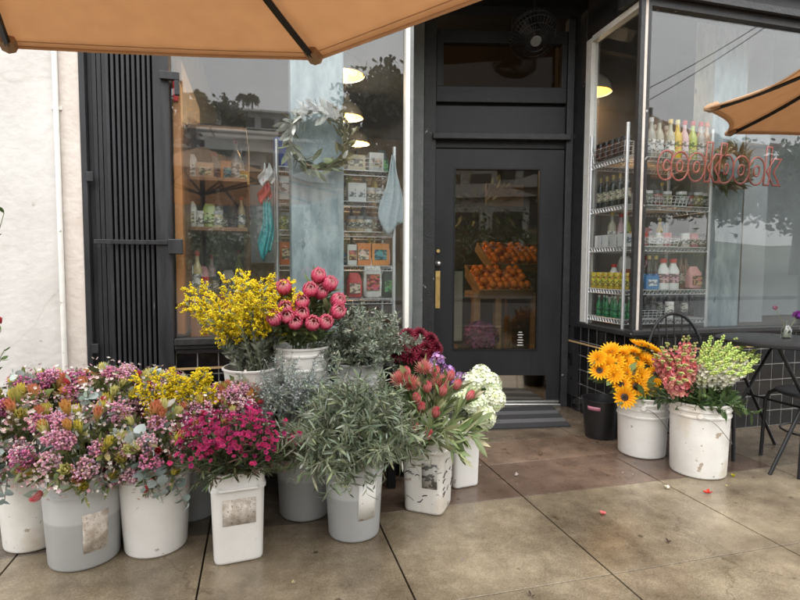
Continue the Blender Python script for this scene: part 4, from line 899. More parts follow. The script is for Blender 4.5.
# ------------------------------------------------------------------ cafe furniture
tc = PZ(738, 342, .74)+np.array([.33, .02, 0]); tr = .335
t = thing('cafe_table', 'round black bistro table with folding legs at the right edge', 'table', (tc[0], tc[1], 0))
build('table_top', G().lathe([(0, .722), (tr-.01, .722), (tr, .727), (tr, .740), (tr-.008, .745), (0, .745)], 48, (tc[0], tc[1], 0)), M['iron'], t)
for sx in (-1, 1):
    for sy in (-1, 1):
        a = np.array([tc[0]+sx*.2, tc[1]+sy*.17, .72]); b = np.array([tc[0]-sx*.26, tc[1]+sy*.20, .0]); build('leg', G().tube([a, b], .0105, 8), M['iron'], t)
build('stretcher', G().tube([(tc[0], tc[1]-.19, .36), (tc[0], tc[1]+.19, .36)], .007, 8), M['iron'], t)
def chair(label, pos, rz, back=True):
    t = thing('cafe_chair', label, 'chair', pos, 'black metal cafe chairs'); mt = np.eye(4); c, s_ = math.cos(rz), math.sin(rz); mt[:2, :2] = [[c, -s_], [s_, c]]; mt[:3, 3] = pos
    def tb(n, *specs):
        g = G()
        for pts, r in specs: g.tube(pts, r, 8)
        return build(n, G().add(g, mt), M['iron'], t)
    g = G().lathe([(0, .435), (.185, .435), (.2, .443), (.2, .452), (.19, .458), (.1, .45), (0, .448)], 32); build('seat', G().add(g, mt), M['iron'], t)
    for sx in (-1, 1):
        tb('leg', ([(sx*.13, .13, .44), (sx*.17, .16, .41), (sx*.185, .175, .36), (sx*.19, .185, 0)], .011)); tb('leg', ([(sx*.13, -.13, .44), (sx*.17, -.2, .2), (sx*.19, -.25, 0)], .011))
    tb('stretcher', ([(math.cos(a)*.165, math.sin(a)*.165, .22) for a in np.linspace(0, 6.283, 25)], .006))
    if back:
        arc = [(.195*math.cos(a), -.15-.05*math.sin(a), .45+.42*math.sin(a)**.75) for a in np.linspace(0.02, math.pi-.02, 22)]
        tb('back_hoop', (arc, .0105))
        for k in range(5):
            x = (-2+k)*.055; z = .45+.42*math.sin(math.acos(x/.195))**.75; tb('spindle', ([(x*.75, -.15, .445), (x, -.15-.05*math.sin(math.acos(x/.195)), z)], .005))
    return t
p = PY(684, 330, 2.80); chair('black spindle back chair behind the bucket of snapdragons', (p[0], 2.78-.03, 0), 2.9)
p = PZ(800, 395, .45); chair('black metal chair tucked under the bistro table', (p[0]+.15, p[1]+.02, 0), 1.2, True)

# ------------------------------------------------------------------ buckets
def bucket_round(name, label, c, z0=0.0, rb=.128, rt=.15, H=.37, m='wp', bands=(.245, .29, .325), handle=True, hang=0.0, label_at=None, cat='bucket', group='plastic flower buckets', hcol='wire'):
    t = thing(name, label, cat, (c[0], c[1], z0), group); r = lambda z: rb+(rt-rb)*z/H
    k = H/.37; pr = [(0, 0), (rb-.012, 0), (rb-.003, .004), (rb, .012)]
    for b in bands:
        b *= k; pr += [(r(b), b), (r(b)+.0065, b+.003), (r(b)+.0065, b+.012), (r(b)+.001, b+.015)]
    pr += [(r(H)-.001, H-.012), (r(H)+.007, H-.010), (r(H)+.008, H-.002), (r(H)+.004, H), (r(H)-.004, H-.001), (rb-.006, .03), (0, .028)]
    build('body', G().lathe(pr, 56, (c[0], c[1], z0)), M[m], t, ang=50)
    if handle:
        zz = z0+H*.86; rr = r(H*.86)+.014; vh = -np.array([c[0], c[1]]); vh /= np.linalg.norm(vh); ca = math.atan2(vh[1], vh[0])+hang; e = np.array([-math.sin(ca), math.cos(ca), 0]); f = np.array([math.cos(ca), math.sin(ca), 0])
        cc = np.array([c[0], c[1], zz]); pts = [cc+e*rr*math.cos(a)+f*(rr*.96*abs(math.sin(a))**.6)+np.array([0, 0, -.17*math.sin(a)**1.2 if math.sin(a) > 0 else 0]) for a in np.linspace(0, math.pi, 26)]
        build('handle', G().tube(pts, .0022, 6), M[hcol], t)
        for sgn in (1, -1): build('handle_ear', G().tube([cc+e*sgn*(rr-.02), cc+e*sgn*(rr+.004)], .014, 12), M[m], t)
    if label_at:
        a0, a1, z1, z2, mm = label_at; vh = -np.array([c[0], c[1]]); ca = math.atan2(vh[1], vh[0]); N_ = 12; V = []
        for z in (z1, z2):
            for a in np.linspace(ca+a0, ca+a1, N_): V.append((c[0]+(r(z)+.0016)*math.cos(a), c[1]+(r(z)+.0016)*math.sin(a), z0+z))
        build('label', G().raw(V, None, [(i, i+1, N_+i+1, N_+i) for i in range(N_-1)]), M[mm], t, solid=.0006)
    return t
def bucket_square(label, c, half=.105, H=.37, rot=0.0, m='wp', sx=1.0, stick=None, marks=0, group='plastic flower buckets'):
    t = thing('square_bucket', label, 'bucket', (c[0], c[1], 0), group)
    mt = mat4((c[0], c[1], 0)); co, s_ = math.cos(rot), math.sin(rot); mt[:2, :2] = [[co, -s_], [s_, co]]
    b = half*.9; r = lambda z: b+(half-b)*z/H
    pr = [(0, 0), (b-.012, 0), (b-.003, .004), (b, .014), (r(H-.075), H-.075), (r(H-.07)+.006, H-.072), (r(H-.07)+.006, H-.062), (r(H)-.001, H-.058), (r(H), H-.012), (r(H)+.008, H-.010), (r(H)+.009, H-.002), (r(H)+.004, H), (r(H)-.005, H-.001), (b-.006, .03), (0, .028)]
    build('body', G().add(G().lathe(pr, 64, sq=7, sx=sx), mt), M[m], t, ang=50)
    y = -r(H-.065)-.006
    build('handle_bar', G().add(G().tube([(-.075*sx, -half-.003, H-.055), (-.07*sx, -half-.019, H-.06), (.07*sx, -half-.019, H-.06), (.075*sx, -half-.003, H-.055)], .005, 8), mt), M[m], t)
    if stick:
        x0, x1, z1, z2 = stick; V = []
        for z in (z1, z2):
            for x in np.linspace(x0, x1, 4): V.append((x, -r(z)-.0022, z))
        build('label', G().add(G().raw(V, None, [(i, i+1, 4+i+1, 4+i) for i in range(3)], (.42, .41, .38)), mt), M['print' if marks else 'sticker'], t, solid=.0006)
    if marks:
        for i in range(marks):
            g = G(); x, z = rnd.uniform(-.08, .08), rnd.uniform(.06, .28); a = rnd.uniform(-.6, .6); L = rnd.uniform(.015, .05); yy = -r(z)-.0012
            side = rnd.random() < .45; P = [(x-L/2*math.cos(a), z-L/2*math.sin(a)), (x, z+rnd.uniform(-.008, .008)), (x+L/2*math.cos(a), z+L/2*math.sin(a))]
            g.tube([(p_, yy, q_) if not side else (-yy*sx, p_, q_) for p_, q_ in P], rnd.uniform(.0010, .0024), 4); build('scuff_mark', stuffg(g, mt), M['iron'], t)
    return t
def stuffg(g, mt): return G().add(g, mt)
def fb(px, py, r, z=0.0):
    p = PZ(px, py, z); d = p[:2]/np.linalg.norm(p[:2]); return p[:2]+d*r
CA = fb(36, 553, .12); CB = fb(86, 571, .128); CC = fb(157, 559, .125); CD = fb(238, 565, .105); CE = fb(354, 545, .12); CF = fb(428, 516, .11); CG = fb(460, 489, .085)
CS = fb(641, 459, .135); CN = fb(697, 479, .14); CK = fb(600, 441, .11); CR = fb(192, 522, .10); CQ = fb(305, 523, .12)
bucket_round('bucket', 'white round bucket leftmost in the front row of bouquets', CA, handle=False, rb=.112, rt=.132, m='wp2', bands=(.29,))
bucket_round('bucket', 'grey translucent bucket with a worn label and mixed bouquets', CB, handle=False, m='gp', rb=.128, rt=.146, bands=(.29, .30), label_at=(-.05, .62, .07, .225, 'sticker'))
bucket_round('bucket', 'plain white round bucket between the grey bucket and the square bucket', CC, handle=False, m='wp', rb=.122, rt=.143, bands=(.30, .318))
bucket_square('white square bucket with a torn paper label under magenta flowers', CD, rot=.10, m='wp', stick=(-.06, .065, .16, .265))
bucket_round('bucket', 'pale grey bucket half hidden behind the square bucket', CR, m='gp', rb=.11, rt=.128, handle=False)
bucket_round('bucket', 'pale grey bucket in shade between magenta flowers and olive branches', CQ, m='gp', rb=.118, rt=.135, handle=False)
bucket_round('bucket', 'grey translucent bucket holding the big bunch of olive branches', CE, handle=False, m='gp', rb=.112, rt=.132, bands=(.285,), label_at=(.15, .85, .10, .26, 'wp2'), hcol='wp')
bucket_square('scuffed white square bucket with black marks under the pincushion proteas', CF, half=.107, rot=-.62, m='wp2', stick=(.0, .075, .13, .25), marks=22)
bucket_square('clean narrow white bucket holding the hydrangeas', CG, half=.085, rot=.12, m='wp')
bucket_round('bucket', 'white bucket with three rings holding the sunflowers', CS, m='wp', rb=.140, rt=.152, H=.375, hang=1.6)
bucket_round('bucket', 'tall scratched white bucket holding the snapdragons', CN, m='wp2', rb=.146, rt=.157, H=.42, bands=(.30, .33), hang=1.6)
t = thing('waste_bin', 'small black bin with a pink label beside the sunflower bucket', 'bin', (CK[0], CK[1], 0))
build('body', G().lathe([(0, 0), (.098, 0), (.102, .006), (.128, .262), (.134, .264), (.134, .272), (.126, .272), (.1, .02), (0, .018)], 40, (CK[0], CK[1], 0)), M['bin'], t)
V = []; ca = math.atan2(-CK[1], -CK[0])
for z in (.205, .232):
    for a in np.linspace(ca-.75, ca-.02, 10): V.append((CK[0]+(.1025+.026*z/.262+.0015)*math.cos(a), CK[1]+(.1025+.026*z/.262+.0015)*math.sin(a), z))
build('label', G().raw(V, None, [(i, i+1, 11+i, 10+i) for i in range(9)], (.55, .22, .30)), M['matte'], t, solid=.0006)
# back row on a bench
YB = 2.80
def rimc(px, py, Y): return PY(px, py, Y)
r1 = rimc(252, 366, 2.78); r2 = rimc(302, 345, 2.80); r3 = rimc(359, 361, 2.80)
hb = min(r1[2]-.36, r2[2]-.40, r3[2]-.36)
t = thing('display_bench', 'low dark bench under the back row of buckets', 'bench', (.05, YB, 0))
build('bench_top', G().box(-.45, .72, YB-.17, YB+.2, hb-.03, hb), M['iron'], t, smooth=False)
for x in (-.4, .67):
    for y in (YB-.13, YB+.16): build('leg', G().box(x-.02, x+.02, y-.02, y+.02, 0, hb-.03), M['iron'], t, smooth=False)
bucket_round('bucket', 'white bucket with a wide rim holding yellow acacia', r1[:2], z0=hb, rb=.105, rt=.140, H=r1[2]-hb, m='wp', bands=(.265, .272), handle=False)
bucket_round('bucket', 'tall white bucket holding the pink king proteas', r2[:2], z0=hb, rb=.125, rt=.142, H=r2[2]-hb, m='wp', bands=(.27, .33), handle=False)
bucket_round('bucket', 'grey bucket holding the dusty green bush by the protea bucket', r3[:2], z0=hb, rb=.118, rt=.135, H=r3[2]-hb, m='gp', bands=(.25, .29), handle=False)

# ------------------------------------------------------------------ flowers
def arch(p0, d, L, droop, n=9):
    d = np.asarray(d, float)/np.linalg.norm(d); ts = np.linspace(0, 1, n)[:, None]
    return np.asarray(p0)+L*(d*ts+np.array([0, 0, -1])*droop*ts**2)
def bez(p0, p1, p2, n=9):
    t_ = np.linspace(0, 1, n)[:, None]; return (1-t_)**2*np.asarray(p0)+2*t_*(1-t_)*np.asarray(p1)+t_**2*np.asarray(p2)
def along(pts, f):
    m = len(pts)-1; x = np.clip(f, 0, .9999)*m; i = x.astype(int); u = (x-i)[:, None]
    return pts[i]*(1-u)+pts[i+1]*u, pts[i+1]-pts[i]
class Sprays:
    def __init__(s): s.st = G(); s.P = []; s.D = []; s.S = []
    def stem(s, pts, r0=.0025, r1=.001, col=(.16, .17, .09), n=4): s.st.tube(pts, np.linspace(r0, r1, len(pts)), n, C=col, cap=False)
    def leaves(s, pts, n, f0, f1, out, size, svar=.25, taper=0.0):
        f = np.linspace(f0, f1, n)+rg.uniform(-.02, .02, n); p, tg = along(pts, f); tg /= np.linalg.norm(tg, axis=1)[:, None]
        r = rg.normal(0, 1, (n, 3)); r -= tg*(r*tg).sum(1)[:, None]; r /= np.linalg.norm(r, axis=1)[:, None]
        s.P.append(p); s.D.append(tg*(1-out)+r*out); s.S.append(size*(1-taper*np.clip((f-f0)/(f1-f0+1e-6), 0, 1))*(1+rg.normal(0, svar, n)))
    def geo(s, lf, cols, var=.18, hue=.06, w=None):
        P = np.concatenate(s.P); D = np.concatenate(s.D); S = np.clip(np.concatenate(s.S), .002, None); n = len(P)
        ci = rg.choice(len(cols), n, p=w); tint = np.array(cols)[ci]*(1+rg.normal(0, var, (n, 1)))*(1+rg.normal(0, hue, (n, 3)))
        return G().inst(lf, P, frames(D), S, np.clip(tint, .004, .95))
def hemi(n, mx=1.25, mn=0.0, back=True):
    u = rg.uniform(0, 1, n); th = np.arccos(np.cos(mn)*(1-u)+np.cos(mx)*u); ph = rg.uniform(0, 6.283, n)
    return np.stack([np.sin(th)*np.cos(ph), np.sin(th)*np.sin(ph), np.cos(th)], 1)
mouth = lambda c, z, r: np.array([c[0]+rnd.uniform(-r, r), c[1]+rnd.uniform(-r, r), z])

def foliage_bunch(name, label, c, zm, n, L, mx, droop, lf, nl, size, cols, w=None, out=.6, rm=.07, f0=.25, col=(.18, .19, .12), extra=None, cat='branches', squash=(1, 1, 1), var=.2, shift=(0, 0, 0)):
    t = thing(name, label, cat, (c[0], c[1], zm)); s = Sprays()
    for d in hemi(n, mx):
        d = d*np.array(squash)+np.array(shift); l = L*rnd.uniform(.7, 1.12); m0 = mouth(c, zm-.03, rm); pts = arch(m0, d, l, droop*rnd.uniform(.5, 1.4)*math.hypot(d[0], d[1])); pts += np.cumsum(rg.normal(0, .004, pts.shape), 0)
        s.stem(pts, .003, .001, col); s.leaves(pts, nl, f0, 1.0, out, size, taper=.3)
        if extra: extra(s, pts)
    build('foliage', s.geo(lf, cols, var, .06, w), M['leaf'], t, ang=0); build('stems', s.st, M['stem'], t); return t
def side_shoots(k, L, nl, size, out=.6):
    def f(s, pts):
        for i in range(k):
            f0 = rnd.uniform(.3, .95); p, tg = along(pts, np.array([f0])); d = tg[0]/np.linalg.norm(tg[0])+rg.normal(0, .6, 3); q = arch(p[0], d, L*rnd.uniform(.6, 1.2), .25, 5)
            s.stem(q, .0014, .0007, (.2, .21, .14), 3); s.leaves(q, nl, .1, 1, out, size, taper=.25)
    return f
thin = leafT(.17, .14, (.9, .9, .9), (1.05, 1.05, 1.05), 3, .2, .3); oval = leafT(.45, .15, cup=.2); small = leafT(.34, .2, cup=.25)
# olive branches (E)
foliage_bunch('olive_branches', 'large sprawling bunch of silvery olive branches in the grey bucket at the centre', CE+[-.01, -.0], .40, 140, .335, 1.5, .22, thin, 20, .056, [(.15, .185, .115), (.23, .27, .19), (.36, .40, .32), (.095, .13, .068), (.27, .31, .17)], [.30, .27, .11, .22, .1], .62, .08, .18, extra=side_shoots(5, .11, 9, .050), shift=(0, -.06, .07), var=.22)
# dusty bush in the back row
foliage_bunch('bush_branches', 'dusty grey green bushy branches behind the olive branches', r3[:2]+[.02, 0], r3[2]-.02, 90, .33, 1.25, .12, small, 22, .030, [(.17, .20, .15), (.26, .29, .23), (.11, .14, .10)], [.4, .35, .25], .68, .07, .15, extra=side_shoots(7, .09, 12, .026), shift=(.06, -.06, .25))
# silver branches (Q) and a darker set behind the square bucket
foliage_bunch('silver_branches', 'fine silvery blue branches standing behind the magenta flowers', CQ+[-.05, .10], .46, 80, .31, .95, .12, small, 26, .024, [(.33, .38, .37), (.46, .50, .49), (.22, .27, .24)], None, .7, .07, .15, extra=side_shoots(5, .08, 10, .017), col=(.22, .24, .2))
# yellow acacia
def acacia(label, c, zm, n, L, mx, squash=(1, .6, 1), shift=(0, 0, 0), rm=.07, y0=.45):
    t = thing('acacia_bunch', label, 'flowers', (c[0], c[1], zm)); s = Sprays(); P = []
    for d in hemi(n, mx):
        d = d*np.array(squash)+np.array(shift); d[2] = max(d[2], .2); l = L*rnd.uniform(.72, 1.1); pts = arch(mouth(c, zm-.03, rm), d, l, .05*rnd.uniform(0, 2)); s.stem(pts, .0035, .0012, (.22, .24, .17)); s.leaves(pts, 52, .05, 1.0, .5, .033, taper=.25)
        for i in range(22):
            f0 = rnd.uniform(y0, 1.0); p, tg = along(pts, np.array([f0])); dd = tg[0]/np.linalg.norm(tg[0])*.8+rg.normal(0, .5, 3); q = arch(p[0], dd, .055*rnd.uniform(.6, 1.3)*(1.25-f0*.4), .15, 5)
            s.stem(q, .001, .0006, (.3, .3, .1), 3); k = 16; f = rg.uniform(.1, 1, k); pp, _ = along(q, f); P.append(pp+rg.normal(0, .0035, pp.shape))
    P = np.concatenate(P); N_ = len(P)
    octa = G().ball((0, 0, 0), 1, 5, 4)
    build('blossoms', G().inst(octa, P, frames(rg.normal(0, 1, (N_, 3))), rg.uniform(.0026, .0050, N_), jit(N_, (.90, .70, .03), .14, .05)), M['petal'], t, ang=0)
    build('foliage', s.geo(small, [(.26, .30, .23), (.38, .41, .35), (.18, .22, .14)]), M['leaf'], t, ang=0); build('stems', s.st, M['stem'], t)
acacia('tall spray of bright yellow acacia in the rear white bucket', r1[:2], r1[2], 62, .49, .66, (.86, .6, 1), (-.09, -.06, 0), .07, .52)
acacia('small yellow acacia bunch among the mixed bouquets', PY(182, 410, 2.52)[:2], PY(182, 430, 2.52)[2], 22, .31, .58, rm=.05, y0=.45)

# blooms ---------------------------------------------------------------------------------------
def protea_bloom():
    g = G(); 
    for ring, (n, r, h, L, tilt, wd) in enumerate(((9, .30, .0, .62, .80, .5), (10, .36, .05, .82, .56, .42), (11, .40, .10, 1.0, .40, .36), (11, .38, .16, 1.0, .28, .33), (9, .28, .2, .85, .16, .32), (7, .16, .25, .62, .06, .3))):
        c0 = np.array([(.34, .24, .12), (.52, .10, .15), (.64, .05, .15), (.72, .06, .18), (.74, .14, .22), (.42, .08, .10)][ring]); c1 = np.array([(.72, .14, .24), (.80, .14, .28), (.86, .22, .36), (.90, .44, .50), (.86, .66, .62), (.4, .10, .12)][ring])
        lf = leafT(wd, -.34, c0, c1, 4, .35, .6)
        for i in range(n):
            a = 6.283*(i+.5*(ring % 2))/n+rnd.uniform(-.06, .06); d = np.array([math.cos(a)*math.sin(tilt), math.sin(a)*math.sin(tilt), math.cos(tilt)]); x = np.array([-math.sin(a), math.cos(a), 0]); y = np.cross(d, x)
            if y@np.array([math.cos(a), math.sin(a), 0]) < 0: y = -y; x = -x
            k = L*rnd.uniform(.93, 1.05); m4 = np.eye(4); m4[:3, 0] = x*k; m4[:3, 1] = y*k; m4[:3, 2] = d*k; m4[:3, 3] = (math.cos(a)*r, math.sin(a)*r, h); g.add(lf, m4)
    return g
def stem_thing(name, label, cat, group, base, tip, d, bloom, bs, bm, leafT_, nleaf, lsize, lcols, lf0=.35, lf1=.97, lout=.45, sr=.004, scol=(.2, .24, .12), bname='bloom', sag=.5, bring=None, roll=None):
    base, tip = np.asarray(base, float), np.asarray(tip, float); d = np.asarray(d, float)/np.linalg.norm(d)
    t = thing(name, label, cat, tuple(tip), group); L = np.linalg.norm(tip-base); pts = bez(base, tip-d*L*sag, tip, 9)
    build(bname, G().add(bloom, mat4(tip, d, rnd.uniform(0, 6.28) if roll is None else roll, bs)), bm, t, ang=0)
    if bring is not None: build(bring[0], G().add(bring[1], mat4(tip, d, 0, bs)), bring[2], t, ang=0)
    build('stem', G().tube(pts, np.linspace(sr, sr*.8, 9), 6, C=scol), M['stem'], t)
    if nleaf:
        s = Sprays(); s.leaves(pts, nleaf, lf0, lf1, lout, lsize, .2); build('leaves', s.geo(leafT_, lcols), M['leaf'], t, ang=0)
    return t
pl = leafT(.26, .18, (.85, .9, .8), (1.1, 1.05, .9), 4, .25, .4)
PG = [(.16, .21, .09), (.24, .28, .16), (.12, .16, .07)]
pb = [protea_bloom() for _ in range(4)]
for i, (zx, zy) in enumerate(((455, 85), (352, 122), (490, 110), (462, 137), (405, 168), (357, 190), (405, 207), (362, 217), (322, 222), (438, 238), (477, 235), (515, 163), (515, 200), (430, 130), (385, 235))):
    px, py = 180+zx/3.333, 250+zy/3.333; yo = 2.80-(zy-70)/170*.14+rnd.uniform(-.02, .02); tip = PY(px, py+5, yo)
    d = np.array([(px-303)/55, -.85-(zy-85)/150*.5+.0, .85]); stem_thing('protea', 'pink king protea in the tall white bucket', 'protea', 'pink king proteas in the tall white bucket', (r2[0]+rnd.uniform(-.06, .06), r2[1]+rnd.uniform(-.05, .05), r2[2]-.05), tip, d, pb[i % 4], .064, M['petal'], pl, 26, .085, PG, .25, .96, .5)
# pincushions (F)
def pincushion():
    g = G(); n = 150; k = np.arange(n)+.5; th = np.arccos(1-1.35*k/n); ph = 2.39996*k; D = np.stack([np.sin(th)*np.cos(ph), np.sin(th)*np.sin(ph), np.cos(th)], 1)
    lf = leafT(.09, .35, (.66, .13, .12), (.76, .32, .28), 4, 0, .8); C = jit(n, (1, 1, 1), .12, .08)
    g.inst(lf, D*.25+np.array([0, 0, .2]), frames(D, np.arctan2(D[:, 1], D[:, 0])*0), rg.uniform(.75, 1.0, n), C); g.ball((0, 0, .2), .35, 10, 6, (.45, .10, .09)); return g
def ice_bud():
    g = G()
    for ring, (n, r, L, tilt) in enumerate(((9, .26, .75, .45), (10, .28, 1.05, .24), (9, .2, 1.15, .08), (6, .1, 1.15, 0))):
        lf = leafT(.30, -.2, (.55, .13, .12), [(.74, .36, .33), (.80, .27, .29), (.78, .17, .21), (.70, .10, .13)][ring], 4, .3, .6)
        for i in range(n):
            a = 6.283*(i+.5*(ring % 2))/n; d = np.array([math.cos(a)*math.sin(tilt), math.sin(a)*math.sin(tilt), math.cos(tilt)]); x = np.array([math.sin(a), -math.cos(a), 0]); y = np.cross(d, x)
            k = L; m4 = np.eye(4); m4[:3, 0] = x*k; m4[:3, 1] = y*k; m4[:3, 2] = d*k; m4[:3, 3] = (math.cos(a)*r, math.sin(a)*r, 0); g.add(lf, m4)
    return g
pc = [ice_bud(), ice_bud(), pincushion(), ice_bud()]
LG = [(.19, .24, .12), (.28, .33, .19), (.14, .19, .08), (.36, .38, .24)]
long_leaf = leafT(.24, .25, (.9, .95, .8), (1.15, 1.1, 1.0), 4, .3, .35)
for i, (zx, zy) in enumerate(((150, 140), (75, 142), (160, 168), (240, 205), (150, 250), (130, 310), (85, 170), (112, 237), (128, 182), (168, 192), (58, 158), (95, 292), (100, 212), (188, 152), (120, 130), (205, 175))):
    px, py = 380+zx/2.727, 320+zy/2.727; yo = 2.46-(zy-130)/180*.22+rnd.uniform(-.02, .02); tip = PY(px, py+4, yo); d = np.array([(px-428)/75, -.25-(zy-140)/170*.5, 1.0])
    stem_thing('pincushion_protea' if i % 4 == 2 else 'protea_bud', 'coral red pincushion bloom in the scuffed square bucket' if i % 4 == 2 else 'pointed rose red protea bud in the scuffed square bucket', 'protea', 'red proteas in the scuffed square bucket', mouth(CF, .33, .06), tip, d, pc[i % 4], .047, M['petal'], long_leaf, 22, .085, LG, .25, .97, .30)
t = thing('protea_foliage', 'long green leaves spilling over the rim of the scuffed square bucket', 'foliage', (CF[0], CF[1], .37)); s = Sprays()
for d in hemi(13, 1.5): pts = arch(mouth(CF, .35, .07), d+np.array([.1, -.30, .15]), .22*rnd.uniform(.7, 1.2), .45); s.stem(pts, .003, .0015, (.2, .25, .1)); s.leaves(pts, 14, .2, 1, .45, .085)
build('foliage', s.geo(long_leaf, LG), M['leaf'], t, ang=0); build('stems', s.st, M['stem'], t)
# hydrangeas (G)
def mophead(n=150):
    g = G(); k = np.arange(n)+.5; th = np.arccos(1-1.75*k/n); ph = 2.39996*k; D = np.stack([np.sin(th)*np.cos(ph), np.sin(th)*np.sin(ph), np.cos(th)], 1); f4 = ring_petals(4, .95, 1, 1.35, (.92, .96, .80), (1, 1, 1), .15, .2, .03)
    C = jit(n, (.78, .81, .64), .06, .04); C[rg.random(n) < .12] = (.66, .73, .42); C[rg.random(n) < .35] = (.86, .86, .78)
    return g.inst(f4, D*rg.uniform(.82, 1.0, (n, 1)), frames(D+rg.normal(0, .25, (n, 3))), rg.uniform(.17, .24, n), C)
mh = [mophead() for _ in range(3)]
for i, (px, py, yo) in enumerate(((470, 384, 2.66), (490, 384, 2.68), (475, 405, 2.55), (494, 400, 2.60), (484, 417, 2.52), (462, 400, 2.60), (480, 376, 2.74))):
    tip = PY(px, py, yo); stem_thing('hydrangea', 'white and lime green hydrangea head in the narrow white bucket', 'hydrangea', 'white hydrangeas in the narrow bucket', mouth(CG, .33, .04), tip, (tip-np.array([CG[0], CG[1], .3])), mh[i % 3], .062, M['petal'], oval, 4, .09, [(.10, .17, .05)], .4, .8, .6, bname='florets')
# lavender phlox and burgundy chrysanthemums
t = thing('phlox_bunch', 'lavender phlox heads between the burgundy flowers and the hydrangeas', 'flowers', tuple(PY(445, 372, 2.62))); g = G(); s = Sprays()
for px, py, yo, r_ in ((437, 359, 2.66, .042), (447, 372, 2.63, .045), (455, 381, 2.62, .035), (441, 384, 2.58, .035), (431, 368, 2.62, .035), (462, 376, 2.66, .03)):
    p = PY(px, py, yo); g.add(fluff(p, r_, 46, (.45, .26, .50), .0125, .8)); s.stem(bez((.98, 2.72, .3), (p+np.array([.98, 2.72, .3]))/2+(0, .03, .06), p), .003, .002); s.leaves(bez((.98, 2.72, .3), (p+np.array([.98, 2.72, .3]))/2, p), 10, .3, .9, .6, .05)
build('blossoms', g, M['petal'], t, ang=0); build('foliage', s.geo(small, [(.10, .16, .06)]), M['leaf'], t, ang=0); build('stems', s.st, M['stem'], t)
bucket_round('bucket', 'dark bucket hidden under the lavender phlox', (.98, 2.74), rb=.09, rt=.105, H=.34, m='bin', handle=False, bands=())
def mum():
    g = G()
    for n, tilt, L, c1 in ((14, 1.45, 1.0, (.20, .012, .03)), (14, 1.15, .95, (.24, .015, .04)), (12, .85, .85, (.20, .012, .03)), (9, .5, .7, (.16, .01, .025)), (6, .2, .55, (.10, .008, .02))): g.add(ring_petals(n, .36, L, tilt, (.06, .004, .012), c1, -.25, .5, .05), mat4((0, 0, .04*(1.5-tilt)), (0, 0, 1), rnd.uniform(0, 1)))
    return g
mm = mum(); BP = PY(414, 372, 2.80)
for i, (px, py) in enumerate(((397, 341), (408, 335), (420, 334), (431, 339), (402, 350), (414, 346), (426, 348), (436, 347), (410, 357), (422, 357), (398, 355), (432, 355))):
    tip = PY(px, py, 2.82-(py-334)*.004); stem_thing('chrysanthemum', 'deep burgundy chrysanthemum bloom in front of the door edge', 'chrysanthemum', 'burgundy chrysanthemums by the door', (BP[0]+rnd.uniform(-.05, .05), 2.84, BP[2]-.1), tip, ((px-415)/35, -.6, .75), mm, .050, M['petal'], oval, 8, .055, [(.09, .15, .05), (.13, .2, .07)], .25, .8, .6)
bucket_round('bucket', 'dark bucket hidden under the burgundy chrysanthemums', (BP[0], 2.86), rb=.1, rt=.12, H=max(.2, BP[2]-.0), m='bin', handle=False, bands=())
# sunflowers
def sunflower():
    g = ring_petals(17, .30, 1.0, 1.33, (.82, .34, .008), (.88, .52, .014), .14, .2, .30)
    g.add(ring_petals(17, .28, .85, 1.12, (.78, .27, .008), (.86, .44, .012), .12, .2, .28), mat4((0, 0, .02), (0, 0, 1), .18)); g.add(ring_petals(12, .25, .55, .85, (.74, .24, .006), (.82, .38, .01), .05, .2, .28), mat4((0, 0, .03), (0, 0, 1), .4))
    dsk = G().lathe([(.42, -.02), (.43, .05), (.38, .11), (.25, .14), (.12, .12), (0.0001, .10)], 24, C=[(.16, .06, .01), (.12, .045, .01), (.05, .02, .006), (.022, .01, .005), (.03, .016, .007), (.04, .024, .008)])
    n = 190; k = np.arange(n)+.5; r = .42*np.sqrt(k/n); a = 2.39996*k; P = np.stack([r*np.cos(a), r*np.sin(a), .12-.10*(r/.42)**3+.02], 1); dsk.inst(G().ball((0, 0, 0), 1, 4, 2), P, frames(np.tile([[0, 0, 1.]], (n, 1))), .024, np.where((r > .30)[:, None], [[.20, .08, .01]], [[.03, .014, .006]])*rg.uniform(.6, 1.3, (n, 1)))
    return g, dsk
sf = [sunflower() for _ in range(3)]
def double_sunflower():
    b, d = sunflower()
    for n, tilt, L, r0 in ((14, .95, .5, .26), (12, .7, .42, .18), (9, .45, .36, .10), (5, .2, .3, .04)): b.add(ring_petals(n, .32, L, tilt, (.80, .33, .008), (.88, .50, .014), .05, .25, r0), mat4((0, 0, .10), (0, 0, 1), rnd.uniform(0, 1)))
    return b, G().lathe([(.3, -.02), (.3, .04), (.01, .08)], 16, C=(.35, .16, .01))
sd2 = [double_sunflower() for _ in range(2)]
SFP = [(268, 178, .9), (300, 205, 1), (240, 243, 1.1), (203, 276, 1.2), (192, 235, .8), (170, 165, .5), (118, 155, .6), (125, 192, .8), (160, 130, .2), (225, 130, .1), (275, 118, .1), (212, 198, .7), (232, 165, .35), (282, 242, .9), (195, 135, .1), (248, 112, -.1), (300, 130, .2), (170, 205, .8), (150, 175, .6), (262, 150, .3), (205, 160, .3), (255, 210, .8), (310, 165, .6)]
